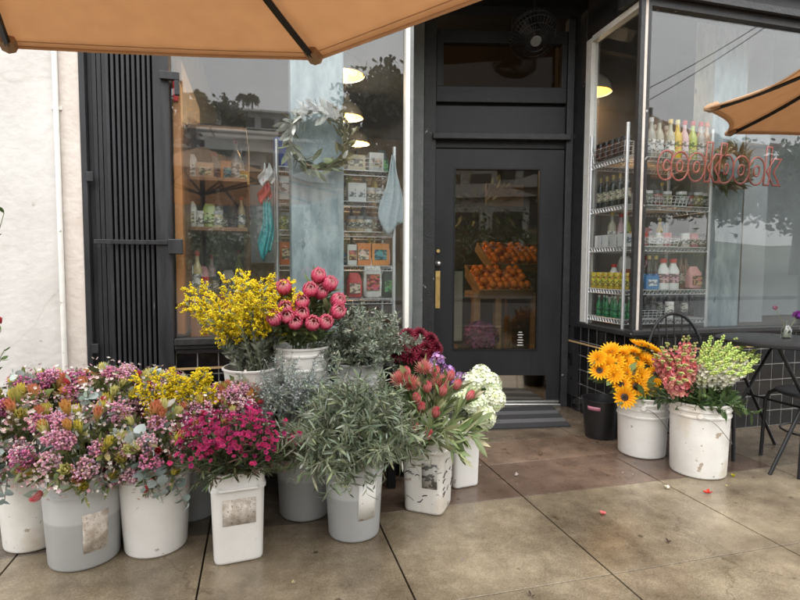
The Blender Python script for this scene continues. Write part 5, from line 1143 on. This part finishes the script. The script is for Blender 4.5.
for i, (zx, zy, tl) in enumerate(SFP):
    px, py = 560+zx/3.158, 310+zy/3.158; yo = CS[1]+.09-.20*(zy-110)/170+rnd.uniform(-.015, .015); tip = PY(px, py, yo)
    d = np.array([(px-632)/58-.45*tl*.6, -max(.05, tl)*.9-.15, .75-.45*tl*.6]); b, dk = sf[i % 3]; vs_ = rnd.uniform(.85, 1.12)
    dark = (zx, zy) in ((268, 178), (300, 205), (240, 243), (203, 276), (192, 235), (170, 165), (125, 192))
    b, dk = (b, dk) if dark else sd2[i % 2]
    stem_thing('sunflower', 'sunflower with a dark open centre turned to the street' if dark else 'golden sunflower bloom in the three ring bucket', 'sunflower', 'sunflowers in the three ring bucket', mouth(CS, .33, .07), tip, d, b, (.060 if dark else .055)*vs_, M['petal'], oval, 6, .075, [(.11, .17, .06), (.15, .22, .08)], .35, .95, .6, .0045, (.2, .28, .1), 'petals', .4, ('seed_disc', dk, M['stem']))
t = thing('sunflower_leaves', 'green leaves filling the gaps under the sunflowers', 'foliage', (CS[0], CS[1], .37)); s = Sprays()
for d in hemi(30, 1.15): pts = arch(mouth(CS, .34, .08), d, .26*rnd.uniform(.6, 1), .1); s.stem(pts, .003, .002, (.18, .25, .1)); s.leaves(pts, 10, .2, 1, .6, .06)
build('foliage', s.geo(oval, [(.09, .14, .05), (.13, .19, .07), (.16, .2, .12)]), M['leaf'], t, ang=0); build('stems', s.st, M['stem'], t)
# snapdragons
flor = ring_petals(5, .8, 1, 1.0, (1, .95, .9), (1, 1, 1), .3, .4, .12); flor.add(ring_petals(3, .7, .6, .5, (1, 1, .8), (1, 1, .9), -.3, .4, .08))
bud = G().lathe([(.02, 0), (.35, .25), (.4, .55), (.2, .9), (.01, 1.0)], 6)
def snap(label, group, base, tip, d, cols, budcol, fl0=.42, nb=30, fs=.019, budfrac=.25):
    t = thing('snapdragon', label, 'snapdragon', tuple(tip), group); L = np.linalg.norm(tip-base); d = np.asarray(d)/np.linalg.norm(d); pts = bez(base, np.asarray(tip)-d*L*.45, tip, 11)
    f = np.linspace(fl0, 1, nb); P, tg = along(pts, f); tg /= np.linalg.norm(tg, axis=1)[:, None]; a = np.arange(nb)*2.4; Fm = frames(tg, 0.0); o = Fm[:, :, 0]*np.cos(a)[:, None]+Fm[:, :, 1]*np.sin(a)[:, None]; sz = fs*(1-.55*(f-fl0)/(1-fl0)); k = int(nb*(1-budfrac))
    C = np.array(cols)[rg.choice(len(cols), k)]*(1+rg.normal(0, .12, (k, 1)))
    build('florets', G().inst(flor, P[:k]+o[:k]*.012, frames(o[:k]*.9+tg[:k]*.35), sz[:k], np.clip(C, .01, .95)), M['petal'], t, ang=0)
    build('buds', G().inst(bud, P[k:]+o[k:]*.003, frames(o[k:]*.55+tg[k:]), sz[k:]*1.25, jit(nb-k, budcol, .15)), M['petal'], t, ang=0)
    build('stem', G().tube(pts, np.linspace(.004, .0015, 11), 6, C=(.16, .24, .08)), M['stem'], t); s = Sprays(); s.leaves(pts, 22, .08, fl0+.03, .6, .055); build('leaves', s.geo(small, [(.045, .08, .025), (.07, .115, .035), (.10, .15, .05)]), M['leaf'], t, ang=0)
def z7(zx, zy): return 560+zx/3.158, 310+zy/3.158
for i, (zx, zy) in enumerate(((318, 150), (335, 130), (355, 155), (380, 125), (400, 100), (425, 95), (440, 115), (340, 175), (360, 195), (400, 150), (430, 170), (450, 180), (375, 225), (400, 215), (425, 200), (330, 160), (395, 245), (415, 130), (345, 140), (365, 172), (390, 190), (415, 185), (440, 150), (350, 120), (385, 165), (410, 235))):
    zx += rnd.uniform(-6, 6); zy += rnd.uniform(-5, 5); px, py = z7(zx, zy); yo = CN[1]+.06-.24*(zy-95)/150; tip = PY(px-4, py-4, yo); snap('coral pink snapdragon spike at the left of the scratched bucket', 'coral pink snapdragons', mouth(CN+[-.04, -.02], .36, .06), tip, ((px-692)/50, -.3-(zy-100)/120, 1.0-(zy-100)/250), [(.70, .20, .20), (.76, .32, .28), (.72, .24, .30), (.78, .42, .34)], (.42, .44, .16), .40, 32, .0265, .14)
for i, (zx, zy) in enumerate(((450, 115), (470, 95), (490, 110), (510, 92), (530, 115), (550, 100), (570, 125), (590, 110), (610, 135), (625, 150), (480, 140), (505, 145), (535, 150), (560, 155), (585, 160), (610, 175), (470, 165), (500, 175), (530, 180), (560, 185), (590, 190), (455, 140), (520, 125), (600, 150), (545, 130), (480, 190), (540, 205), (575, 210), (490, 205), (510, 195), (600, 200), (465, 180), (525, 165), (550, 140), (575, 145), (495, 125), (620, 165), (455, 160))):
    px, py = z7(zx, zy); yo = CN[1]+.09-.24*(zy-95)/110; tip = PY(px+2, py-3, yo); snap('lime and white snapdragon spike at the right of the scratched bucket', 'lime and white snapdragons', mouth(CN+[.03, 0], .36, .06), tip, ((px-700)/55, -.15-(zy-100)/110, 1.0-(zy-100)/220), [(.72, .72, .62), (.76, .75, .66), (.62, .66, .42)] if zy > 150 else [(.55, .62, .25), (.48, .56, .17), (.66, .68, .45)], (.54, .66, .20), .42, 40, .0245, .42 if zy < 150 else .25)
t = thing('snapdragon_leaves', 'dark green snapdragon leaves hanging over the scratched bucket rim', 'foliage', (CN[0], CN[1], .42)); s = Sprays()
for d in hemi(48, 1.4): pts = arch(mouth(CN, .40, .09), d+np.array([.03, -.2, .12]), .17*rnd.uniform(.6, 1.1), .35); s.stem(pts, .003, .002, (.1, .15, .05)); s.leaves(pts, 18, .1, 1, .6, .055)
build('foliage', s.geo(small, [(.035, .065, .02), (.055, .095, .03), (.08, .125, .04)]), M['leaf'], t, ang=0); build('stems', s.st, M['stem'], t)
# magenta dianthus (D)
t = thing('dianthus_bunch', 'dense bunch of small magenta flowers over dark leaves in the square bucket', 'flowers', (CD[0], CD[1], .37)); s = Sprays(); P = []; D = []
for d in hemi(150, 1.38):
    d = d*np.array([1.0, .9, .66])+np.array([.03, -.10, .16]); pts = arch(mouth(CD, .34, .07), d, .265*rnd.uniform(.78, 1.02), .08); s.stem(pts, .0022, .001, (.10, .12, .05)); s.leaves(pts, 22, .1, .9, .5, .042)
    for k in range(6): P.append(pts[-1]+rg.normal(0, .020, 3)); D.append(d+np.array([0, -.3, .2])+rg.normal(0, .35, 3))
P, D = np.array(P), np.array(D); keep = P[:, 2] > .455+rg.uniform(-.035, .05, len(P)); P, D = P[keep], D[keep]; n = len(P)
dia = ring_petals(5, .9, 1, 1.3, (.45, .3, .4), (1, 1, 1), .12, .25, .06)
build('blossoms', G().inst(dia, P, frames(D), rg.uniform(.0085, .0135, n), jit(n, (.50, .025, .14), .22, .1)), M['petal'], t, ang=0)
build('foliage', s.geo(thin, [(.055, .075, .03), (.09, .105, .045), (.12, .07, .05), (.04, .055, .025)]), M['leaf'], t, ang=0); build('stems', s.st, M['stem'], t)
# mixed bouquets
disc = G()
a = np.arange(12)*6.283/12; disc.raw(np.concatenate([[(0, 0, .5)], np.stack([.48*np.cos(a), .08*np.cos(2*a), .5+.5*np.sin(a)], 1)]), [(0, 1+i, 1+(i+1) % 12) for i in range(12)], None, (1, 1, 1))
def euc(p0, d, L):
    g = G(); pts = arch(p0, d, L, .3, 8); g.tube(pts, .0018, 4, C=(.3, .25, .2)); n = 6; f = np.linspace(.2, 1, n); P, tg = along(pts, f); Fm = frames(tg, np.arange(n)*1.57+rnd.random())
    for s1 in (1, -1): g.inst(disc, P, frames(Fm[:, :, 0]*s1*.8+tg*.35), np.linspace(.046, .026, n)*rg.uniform(.85, 1.15, n), jit(n, (.34, .43, .41), .16, .04))
    return g
def leuca(c_in, c_tip):
    g = G()
    for n, tilt, L in ((6, .40, 1.0), (6, .26, 1.05), (5, .13, 1.0), (4, .03, .9)): g.add(ring_petals(n, .30, L, tilt, c_in, c_tip, .16, .35, .08), mat4((0, 0, .1*(1-tilt)), (0, 0, 1), rnd.uniform(0, 1)))
    return g
LEU = [leuca((.44, .48, .10), (.74, .62, .12)), leuca((.56, .50, .14), (.68, .22, .14)), leuca((.60, .62, .22), (.76, .72, .32)), leuca((.54, .42, .08), (.70, .36, .12)), leuca((.32, .40, .10), (.56, .46, .12))]
RB = leuca((.50, .03, .05), (.60, .10, .10)); PK = ice_bud()
octs = G().ball((0, 0, 0), 1, 5, 4)
def rice(c, d, R, col):
    n = 150; k = rg.normal(0, 1, (n, 3)); k /= np.linalg.norm(k, axis=1)[:, None]; P = np.asarray(c)+k*R*rg.uniform(.45, 1, (n, 1))
    return G().inst(octs, P, frames(k), rg.uniform(.0032, .0058, n), jit(n, col, .22, .1))
def mixed(label, c, zc, rx, ry, rz, aim=(0, -.5, .8), seed=(), euc_n=3):
    t = thing('mixed_bouquet', label, 'bouquet', (c[0], c[1], zc), 'mixed bouquets in the left buckets'); cen = np.array([c[0], c[1], zc]); aim = np.array(aim); aim = aim/np.linalg.norm(aim)
    base = np.array([c[0], c[1], zc-.12]); s = Sprays(); wax = []; wd = []
    def spot():
        while True:
            d = rg.normal(0, 1, 3); d /= np.linalg.norm(d)
            if d@aim > -.12: return cen+d*np.array([rx, ry, rz])*rnd.uniform(.82, 1.04), d
    def st(p, d, n=8, size=.05): q = bez(base+rg.normal(0, .02, 3), (base+p)/2+np.array([0, 0, .05]), p, 7); s.stem(q, .002, .0012, (.22, .24, .08)); s.leaves(q, n, .4, 1, .55, size)
    for i in range(21):
        p, d = spot(); st(p, d); build('cone_flower', G().add(LEU[rnd.choice((0, 0, 1, 1, 2, 2, 3, 4))], mat4(p-d*.03, d*.8+aim*.5+np.array([0, 0, .6])+rg.normal(0, .2, 3), rnd.uniform(0, 6), rnd.uniform(.054, .074))), M['petal'], t, ang=0)
    for i in range(14):
        p, d = spot(); st(p, d, 5); build('rice_flower', rice(p, d, rnd.uniform(.032, .050), rnd.choice(((.62, .24, .38), (.70, .36, .48), (.52, .17, .31), (.74, .46, .54)))), M['petal'], t, ang=0)
    for i in range(3):
        p, d = spot(); st(p, d, 5); build('red_bud', G().add(rnd.choice((RB, PK)), mat4(p, d+aim*.4, 0, rnd.uniform(.034, .046))), M['petal'], t, ang=0)
    for i in range(euc_n):
        p, d = spot(); build('eucalyptus_sprig', euc(cen+(p-cen)*.55, d+aim*.3+np.array([rnd.uniform(-.3, .3), 0, -.2]), .15*rnd.uniform(.8, 1.15)), M['leaf'], t, ang=0)
    for px, py in seed:
        p = PY(px, py, c[1]-ry*.95); d = p-cen; d /= np.linalg.norm(d); build('eucalyptus_sprig', euc(p-d*.05+(0, 0, .035), np.array([rnd.uniform(-.7, .7), -.35, rnd.uniform(-.9, .2)]), .11), M['leaf'], t, ang=0)
    for i in range(34):
        p, d = spot(); st(p, d, 7, .038); q = 10; wax.append(p+rg.normal(0, .024, (q, 3))); wd.append(d+rg.normal(0, .5, (q, 3)))
    W, D2 = np.concatenate(wax), np.concatenate(wd); n = len(W); col = jit(n, (.70, .54, .52), .1, .05); col[rg.random(n) < .3] = (.62, .34, .38); col[rg.random(n) < .35] = (.78, .74, .68)
    build('wax_blossoms', G().inst(petal5, W, frames(D2), rg.uniform(.006, .0105, n), col), M['petal'], t, ang=0)
    build('foliage', s.geo(small, [(.14, .18, .055), (.20, .23, .07), (.24, .20, .09), (.11, .14, .05), (.28, .32, .26)]), M['leaf'], t, ang=0); build('stems', s.st, M['stem'], t)
def mx_at(px, py, Y): p = PY(px, py, Y); return (p[0], p[1]), p[2]
for (px, py, Y, rx, ry, rz, lab, en, aim) in ((16, 438, 2.40, .16, .17, .18, 'mixed bouquet leftmost in the front, spilling past the left edge', 2, (-.4, -.6, .7)), (84, 452, 2.27, .20, .17, .19, 'mixed bouquet in the grey bucket with round eucalyptus leaves over its rim', 3, (0, -.8, .6)), (155, 448, 2.31, .18, .17, .19, 'mixed bouquet in the plain white bucket with grey eucalyptus hanging down', 3, (.1, -.8, .6)),
        (38, 405, 2.60, .17, .15, .14, 'pink and olive mixed bouquet against the stucco wall at the left', 1, (-.1, -.5, .9)), (105, 398, 2.62, .18, .15, .14, 'mixed bouquet in front of the folded gate', 2, (0, -.5, .9)), (205, 425, 2.50, .13, .14, .15, 'pale mixed bouquet just left of the magenta flowers', 2, (.1, -.6, .8)), (160, 400, 2.66, .13, .13, .12, 'mixed bouquet left of the small yellow acacia', 1, (.1, -.5, .9)), (235, 404, 2.64, .12, .13, .10, 'small reddish mixed bouquet under the rear yellow acacia', 0, (.1, -.5, .9))):
    c, z = mx_at(px, py, Y); mixed(lab, c, z, rx, ry, rz, aim, {18: ((22, 415), (36, 478)), 86: ((72, 418), (100, 430), (55, 440)), 155: ((132, 472), (150, 486), (122, 436))}.get(px, ()), en)
for (px, Y, z, lab) in ((38, 2.66, .36, 'dark bucket hidden under the leftmost rear bouquet'), (105, 2.68, .36, 'dark bucket hidden under the bouquet before the gate'), (163, 2.68, .36, 'dark bucket hidden under the bouquet beside the acacia'), (228, 2.66, .34, 'dark bucket hidden under the small reddish bouquet')):
    bucket_round('bucket', lab, PY(px, 400, Y)[:2], rb=.10, rt=.12, H=z, m='bin', handle=False, bands=())
# leafy twig reaching in at the left edge
t = thing('rose_shrub', 'leafy shrub with red buds reaching in at the left edge of the stucco wall', 'shrub', tuple(PY(-25, 400, 2.7)*[1, 1, 0])); s = Sprays(); b0 = PY(-30, 440, 2.7); b0[2] = 0.0
for px, py in ((4, 213), (-2, 222), (5, 349), (2, 358), (1, 330), (-14, 250), (-20, 300), (-12, 370), (-25, 225), (-35, 270), (-30, 330)):
    p = PY(px, py, 2.7); q = bez(b0, (b0+p)/2+np.array([-.10, 0, .1]), p, 10); s.stem(q, .004, .0015, (.12, .14, .06)); s.leaves(q, 16, .45, 1, .55, .030)
build('foliage', s.geo(oval, [(.07, .13, .03), (.11, .18, .05)]), M['leaf'], t, ang=0); build('stems', s.st, M['stem'], t); p = PY(1, 324, 2.7); build('blossom', G().add(RB, mat4(p, (0, -.3, 1), 0, .03)), M['petal'], t, ang=0)
# vase on the table
p = PZ(786, 338, .745)
t = thing('bud_vase', 'small clear glass bottle vase on the bistro table', 'vase', tuple(p)); build('glass', G().lathe([(0, 0), (.026, 0), (.029, .006), (.029, .05), (.022, .065), (.012, .078), (.012, .10), (.0145, .104), (.0115, .102), (.0095, .078), (.025, .05), (.025, .008), (0, .006)], 20, tuple(p)), M['jar'], t)
build('base', G().lathe([(0, .007), (.024, .007), (.024, .03), (0, .03)], 16, tuple(p), C=(.35, .36, .3)), M['shiny'], t)
q = PY(775, 308, p[1]-.02); stem_thing('cut_flower', 'small faded pink flower leaning left from the bud vase', 'flower', None, p+[0, 0, .03], q, (-.6, 0, .7), fluff((0, 0, .1), .8, 30, (.40, .16, .22), .5), .014, M['petal'], small, 0, .02, [(.1, .15, .05)], scol=(.25, .24, .12), sr=.0022)
q = PY(798, 315, p[1]); stem_thing('cut_flower', 'purple flower cluster at the right of the bud vase', 'flower', None, p+[0, 0, .03], q, (.3, -.2, .7), fluff((0, 0, .1), .9, 60, (.30, .06, .34), .45), .026, M['petal'], small, 4, .02, [(.1, .15, .05)], scol=(.2, .24, .1), sr=.0022)
# fallen petals
for px, py, col, s_, lab, cat, nm in ((668, 489, (.72, .70, .55), .022, 'crumpled white flower on the pavement by the scratched bucket', 'fallen flower', 'fallen_flower'), (707, 494, (.66, .08, .06), .024, 'red fallen flower in front of the scratched bucket', 'fallen flower', 'fallen_flower'), (733, 477, (.66, .56, .05), .02, 'yellow fallen flower right of the scratched bucket', 'fallen flower', 'fallen_flower'), (603, 515, (.60, .14, .14), .02, 'coral fallen flower in the middle of the pavement', 'fallen flower', 'fallen_flower'), (625, 545, (.66, .62, .60), .015, 'small white petal near the bottom of the pavement', 'petal', 'petal'),
        (516, 476, (.70, .68, .60), .017, 'white fallen flower beside the pavement joint', 'fallen flower', 'fallen_flower'), (463, 561, (.45, .30, .48), .014, 'tiny lilac petal low in the middle of the pavement', 'petal', 'petal'), (441, 533, (.6, .58, .5), .009, 'tiny white petal in front of the scuffed bucket', 'petal', 'petal'), (728, 487, (.5, .42, .12), .013, 'dull yellow petal near the red fallen flower', 'petal', 'petal'), (668, 543, (.035, .02, .012), .02, 'dark brown dead leaf on the pavement', 'leaf', 'dead_leaf'), (530, 596, (.04, .03, .02), .018, 'dark dead leaf at the bottom edge of the pavement', 'leaf', 'dead_leaf'), (541, 456, (.09, .055, .03), .03, 'brown dead leaf on the dark entry slab', 'leaf', 'dead_leaf'), (799, 491, (.6, .58, .3), .016, 'pale petal at the right edge of the pavement', 'petal', 'petal'), (480, 466, (.6, .58, .54), .010, 'tiny white petal close to the hydrangea bucket', 'petal', 'petal'), (622, 473, (.62, .6, .56), .010, 'tiny white petal in front of the sunflower bucket', 'petal', 'petal'), (633, 475, (.5, .48, .44), .007, 'second tiny petal in front of the sunflower bucket', 'petal', 'petal'), (292, 584, (.45, .40, .24), .013, 'curled pale leaf in front of the square bucket', 'leaf', 'dead_leaf')):
    p = PZ(px, py, 0.0); g = G()
    k = 1 if nm == 'petal' else (2 if nm == 'dead_leaf' else 7)
    D = rg.normal(0, 1, (k, 3)); D[:, 2] = np.abs(D[:, 2])*.35+.12; g.inst(leafT(.8, .4, cup=.5), np.tile(p+[0, 0, .003], (k, 1))+rg.normal(0, .003, (k, 3))*[1, 1, .2], frames(D, rg.uniform(-.3, .3, k)), s_*rg.uniform(.7, 1.1, k), jit(k, col, .1)); tag(build(nm, g, M['petal'], ang=0), lab, cat)
# entrance mat
mA, mB, mC, mD = PZ(440, 432), PZ(571, 427), PZ(553, 407.5), PZ(440, 410)
g1, g2 = G(), G(); n = 5
for i in range(n):
    f0, f1 = i/n, (i+1)/n; q = [mA+(mD-mA)*f0, mB+(mC-mB)*f0, mB+(mC-mB)*f1, mA+(mD-mA)*f1]; h = .012; V = [v+np.array([0, 0, z]) for z in (.001, h if i % 2 == 0 else h-.003) for v in q]
    (g1 if i % 2 == 0 else g2).raw(V, None, [(3, 2, 1, 0), (4, 5, 6, 7), (0, 1, 5, 4), (1, 2, 6, 5), (2, 3, 7, 6), (3, 0, 4, 7)])
t = thing('door_mat', 'striped charcoal and grey mat in front of the shop door', 'mat', tuple((mA+mC)/2)); build('dark_stripe', g1, M['mat1'], t, smooth=False); build('grey_stripe', g2, M['mat2'], t, smooth=False)
# ------------------------------------------------------------------ across the street (what the shop glass reflects)
def hillz(x, y):
    d = np.clip((-y-16)/60, 0, 1.6); return -.15+d**1.15*(9.5*np.exp(-((x+10)/30)**2)+5.0)+.8*np.sin(x*.23+y*.11)*np.clip(d*3, 0, 1)
n = 60; X, Yg = np.meshgrid(np.linspace(-110, 130, n), np.linspace(-14, -140, n)); Z = hillz(X, Yg)
struct(build('hill', G().raw(np.stack([X.ravel(), Yg.ravel(), Z.ravel()], 1), None, [(i*n+j, (i+1)*n+j, (i+1)*n+j+1, i*n+j+1) for i in range(n-1) for j in range(n-1)]), M['hill'], loc=(0, 0, 0)))
struct(build('far_sidewalk', G().box(-60, 60, -14.5, -12, -.17, 0), M['asphalt'], smooth=False))
WALLC = [pm('pale_house_wall', (.60, .59, .56), (.68, .67, .64), 2, .8), pm('grey_house_wall', (.36, .37, .37), (.44, .45, .45), 2, .8), pm('tan_house_wall', (.40, .33, .22), (.48, .40, .28), 2, .8)]
ROOF = pm('flat_roof_felt', (.16, .155, .15), (.22, .21, .2), 3, .85); WIN = pm('dark_house_window', (.03, .034, .04), (.05, .055, .06), 2, .15)
def house(px, py, t_, w_, h_, fl, mi, label, roofk='flat'):
    q = MIR(px, py, t_); x, y = q[0], q[1]; z = min(hillz(x, y), q[2])-.3; zt = q[2]
    t = thing('hillside_house', label, 'house', (x, y, z), 'houses across the street'); dp = w_*.7
    build('wall', G().box(x-w_/2, x+w_/2, y-dp, y, z-2, zt), WALLC[mi], t, smooth=False)
    if roofk == 'flat': build('roof', G().box(x-w_/2-.5, x+w_/2+.5, y-dp-.5, y+.9, zt, zt+.28), WALLC[0], t, smooth=False)
    else:
        V = [(x-w_/2-.5, y+.6, zt), (x+w_/2+.5, y+.6, zt), (x+w_/2+.5, y-dp-.6, zt), (x-w_/2-.5, y-dp-.6, zt), (x-w_/4, y-dp/2, zt+w_*.17), (x+w_/4, y-dp/2, zt+w_*.17)]
        build('roof', G().raw(V, [(1, 2, 5), (3, 0, 4)], [(0, 1, 5, 4), (2, 3, 4, 5), (0, 3, 2, 1)]), ROOF, t, smooth=False)
    n = max(2, int(w_/2.6)); fh = h_/fl
    for f in range(fl):
        for i in range(n):
            cx_ = x-w_/2+(i+.5)*w_/n; build('window', G().box(cx_-w_/n*.34, cx_+w_/n*.34, y+.01, y+.06, zt-fh*(f+.85), zt-fh*(f+.3)), WIN, t, smooth=False)
        if f: build('balcony', G().box(x-w_/2-.2, x+w_/2+.2, y, y+1.0, zt-fh*f-.12, zt-fh*f), WALLC[0], t, smooth=False)
for i, a in enumerate(((248, 112, 78, 14, 5, 2, 1, 'grey two storey house on the hilltop beside the twin palms'), (215, 132, 60, 13, 3, 1, 1, 'low grey house below the hilltop house'), (195, 150, 46, 12, 3.5, 1, 0, 'pale flat roofed house low on the hillside'), (275, 142, 52, 13, 3.6, 1, 0, 'pale flat roofed house below the twin palms'), (318, 148, 58, 12, 3.4, 1, 0, 'pale house beside the big round tree'),
        (240, 190, 34, 9, 3.2, 1, 0, 'small pale house with a hipped roof near the street'), (345, 185, 38, 9, 3.4, 1, 2, 'small tan house near the street'), (130, 165, 48, 11, 3.6, 1, 2, 'tan house left of the hillside'), (470, 178, 40, 20, 4.5, 1, 2, 'tan hipped roof house opposite the door'))):
    house(*a, roofk='flat' if i < 5 else 'hip')
def palm(px, py, t_, label, hgt=9, cs=1.0):
    q = MIR(px, py, t_); zb_ = min(hillz(q[0], q[1]), q[2]-hgt)
    t = thing('palm_tree', label, 'palm tree', (q[0], q[1], zb_)); build('trunk', G().tube([(q[0], q[1], zb_), (q[0]+.1, q[1], (zb_+q[2])/2), q], [.28*cs, .22*cs, .2*cs], 8, C=(.12, .10, .08)), M['stem'], t)
    g = G()
    for d in np.concatenate([hemi(34, 1.5), hemi(14, 2.3, 1.5)]):
        pts = arch(q, d, 1.7*cs, .55, 7); f = np.linspace(.25, 1, 16); P, tg = along(pts, f); n_ = len(P); tg /= np.linalg.norm(tg, axis=1)[:, None]; sd_ = np.cross(tg, [0, 0, 1.0])
        g.tube(pts, .03*cs, 4, C=(.08, .10, .04))
        for s1 in (1, -1): g.inst(leafT(.16, .1), P, frames(sd_*s1+tg*.7), .65*cs, jit(n_, (.06, .085, .035), .2))
    build('fronds', g, M['leaf'], t, ang=0)
palm(243, 97, 82, 'left palm of the twin palms on the hilltop', 9, .62); palm(252, 97, 82, 'right palm of the twin palms on the hilltop', 9, .62); palm(192, 103, 40, 'broad palm left of the hilltop house', 6)
def tree(px, py, t_, rx, rz, label, col=(.045, .065, .03), n=1500, ls=.5):
    q = MIR(px, py, t_); zb_ = min(hillz(q[0], q[1]), q[2]-rz*1.3); t = thing('broadleaf_tree', label, 'tree', (q[0], q[1], zb_), 'trees across the street')
    g = G().tube([(q[0], q[1], zb_-.3), (q[0]+.1, q[1], (zb_+q[2])/2), (q[0], q[1], q[2])], [rx*.10, rx*.07, rx*.03], 8, C=(.07, .055, .04)); P = []
    for k in range(16):
        d = rg.normal(0, 1, 3); d /= np.linalg.norm(d); d[2] = d[2]*.8+.1; e = q+d*[rx*.68, rx*.68, rz*.68]; g.tube([(q[0], q[1], q[2]-rz*.6), (q+e)/2-(0, 0, rz*.1), e], [rx*.03, rx*.02, rx*.01], 5, C=(.07, .055, .04)); P.append(e+rg.normal(0, 1, (n//16, 3))*[rx*.20, rx*.20, rz*.19])
    P = np.concatenate(P); m_ = len(P); build('trunk', g, M['stem'], t); build('crown', G().inst(leafT(.6, .2), P, frames(rg.normal(0, 1, (m_, 3))), rg.uniform(.6, 1.2, m_)*ls, jit(m_, col, .3, .1)), M['leaf'], t, ang=0)
tree(379, 112, 34, 2.7, 3.0, 'big round dark tree across the street', n=3200, ls=.42); tree(397, 135, 38, 2.6, 3.2, 'dark tree right of the big round tree', n=2000); tree(312, 132, 66, 4.2, 2.0, 'spreading dark tree beside the hilltop house', n=1800, ls=.6); tree(222, 122, 70, 3.0, 3.2, 'dark tree left of the hilltop house', n=1400, ls=.6); tree(345, 150, 50, 3.2, 2.6, 'dark tree between the pale houses', n=1400)
tree(140, 130, 44, 4, 4, 'tall tree left across the street', n=2000); tree(520, 160, 40, 3.5, 3.5, 'bushy tree opposite the door', n=2400, ls=.45); tree(640, 192, 42, 4.2, 3.6, 'wide dark tree added to mask low sky opposite the bay window corner', n=5000, ls=.55); tree(712, 186, 42, 4.4, 4.0, 'wide dark tree added to mask low sky opposite the neon sign', n=5200, ls=.55); tree(800, 190, 42, 5.0, 4.0, 'wide dark tree added to mask low sky far right across the street', n=5200, ls=.55); tree(430, 160, 46, 3.5, 3.4, 'tree between the tan house and the big round tree', n=1800)  # wide dark trees are added to cut bright sky in the bay glass
for k, (x, y, r_, h_) in enumerate(((-.5, -19, 1.9, 3.0), (1.6, -21, 2.0, 3.6), (-3.4, -21, 2.0, 3.2), (3.6, -18, 1.6, 2.4))):
    t = thing('street_shrub', 'bushy green shrub across the street reflected in the door glass', 'shrub', (x, y, hillz(x, y)), 'shrubs across the street'); P = np.array([x, y, hillz(x, y)+h_*.5])+rg.normal(0, 1, (1500, 3))*[r_*.5, r_*.5, h_*.26]
    build('trunk', G().tube([(x, y, hillz(x, y)-.2), (x+.1, y, hillz(x, y)+h_*.6)], [.1, .05], 6, C=(.07, .055, .04)), M['stem'], t); build('crown', G().inst(leafT(.6, .2), P, frames(rg.normal(0, 1, (1500, 3))), rg.uniform(.14, .3, 1500), jit(1500, (.09, .13, .05), .35, .1)), M['leaf'], t, ang=0)
for k, (px, py, t_) in enumerate(((560, 128, 16), (840, -30, 16))):
    q = MIR(px, py, t_); t = thing('utility_pole', ('wooden utility pole opposite the door', 'wooden utility pole opposite the right end of the shop')[k], 'utility pole', (q[0], q[1], 0)); build('pole', G().tube([(q[0], q[1], 0), (q[0], q[1], q[2]+1)], .12, 10), M['crate'], t); build('crossarm', G().box(q[0]-.9, q[0]+.9, q[1]-.06, q[1]+.06, q[2]+.2, q[2]+.34), M['crate'], t, smooth=False)
A0, A1 = MIR(560, 128, 16), MIR(840, -30, 16)
for k in range(2):
    pts = [A0*(1-f)+A1*f+np.array([0, .25*k, -.5*k*(1-f)-1.2*4*f*(1-f)*.3]) for f in np.linspace(0, 1, 20)]; tag(build('overhead_cable', G().tube(pts, .013, 5), M['iron']), ('upper overhead cable', 'lower overhead cable')[k]+' strung between the utility poles', 'cable')
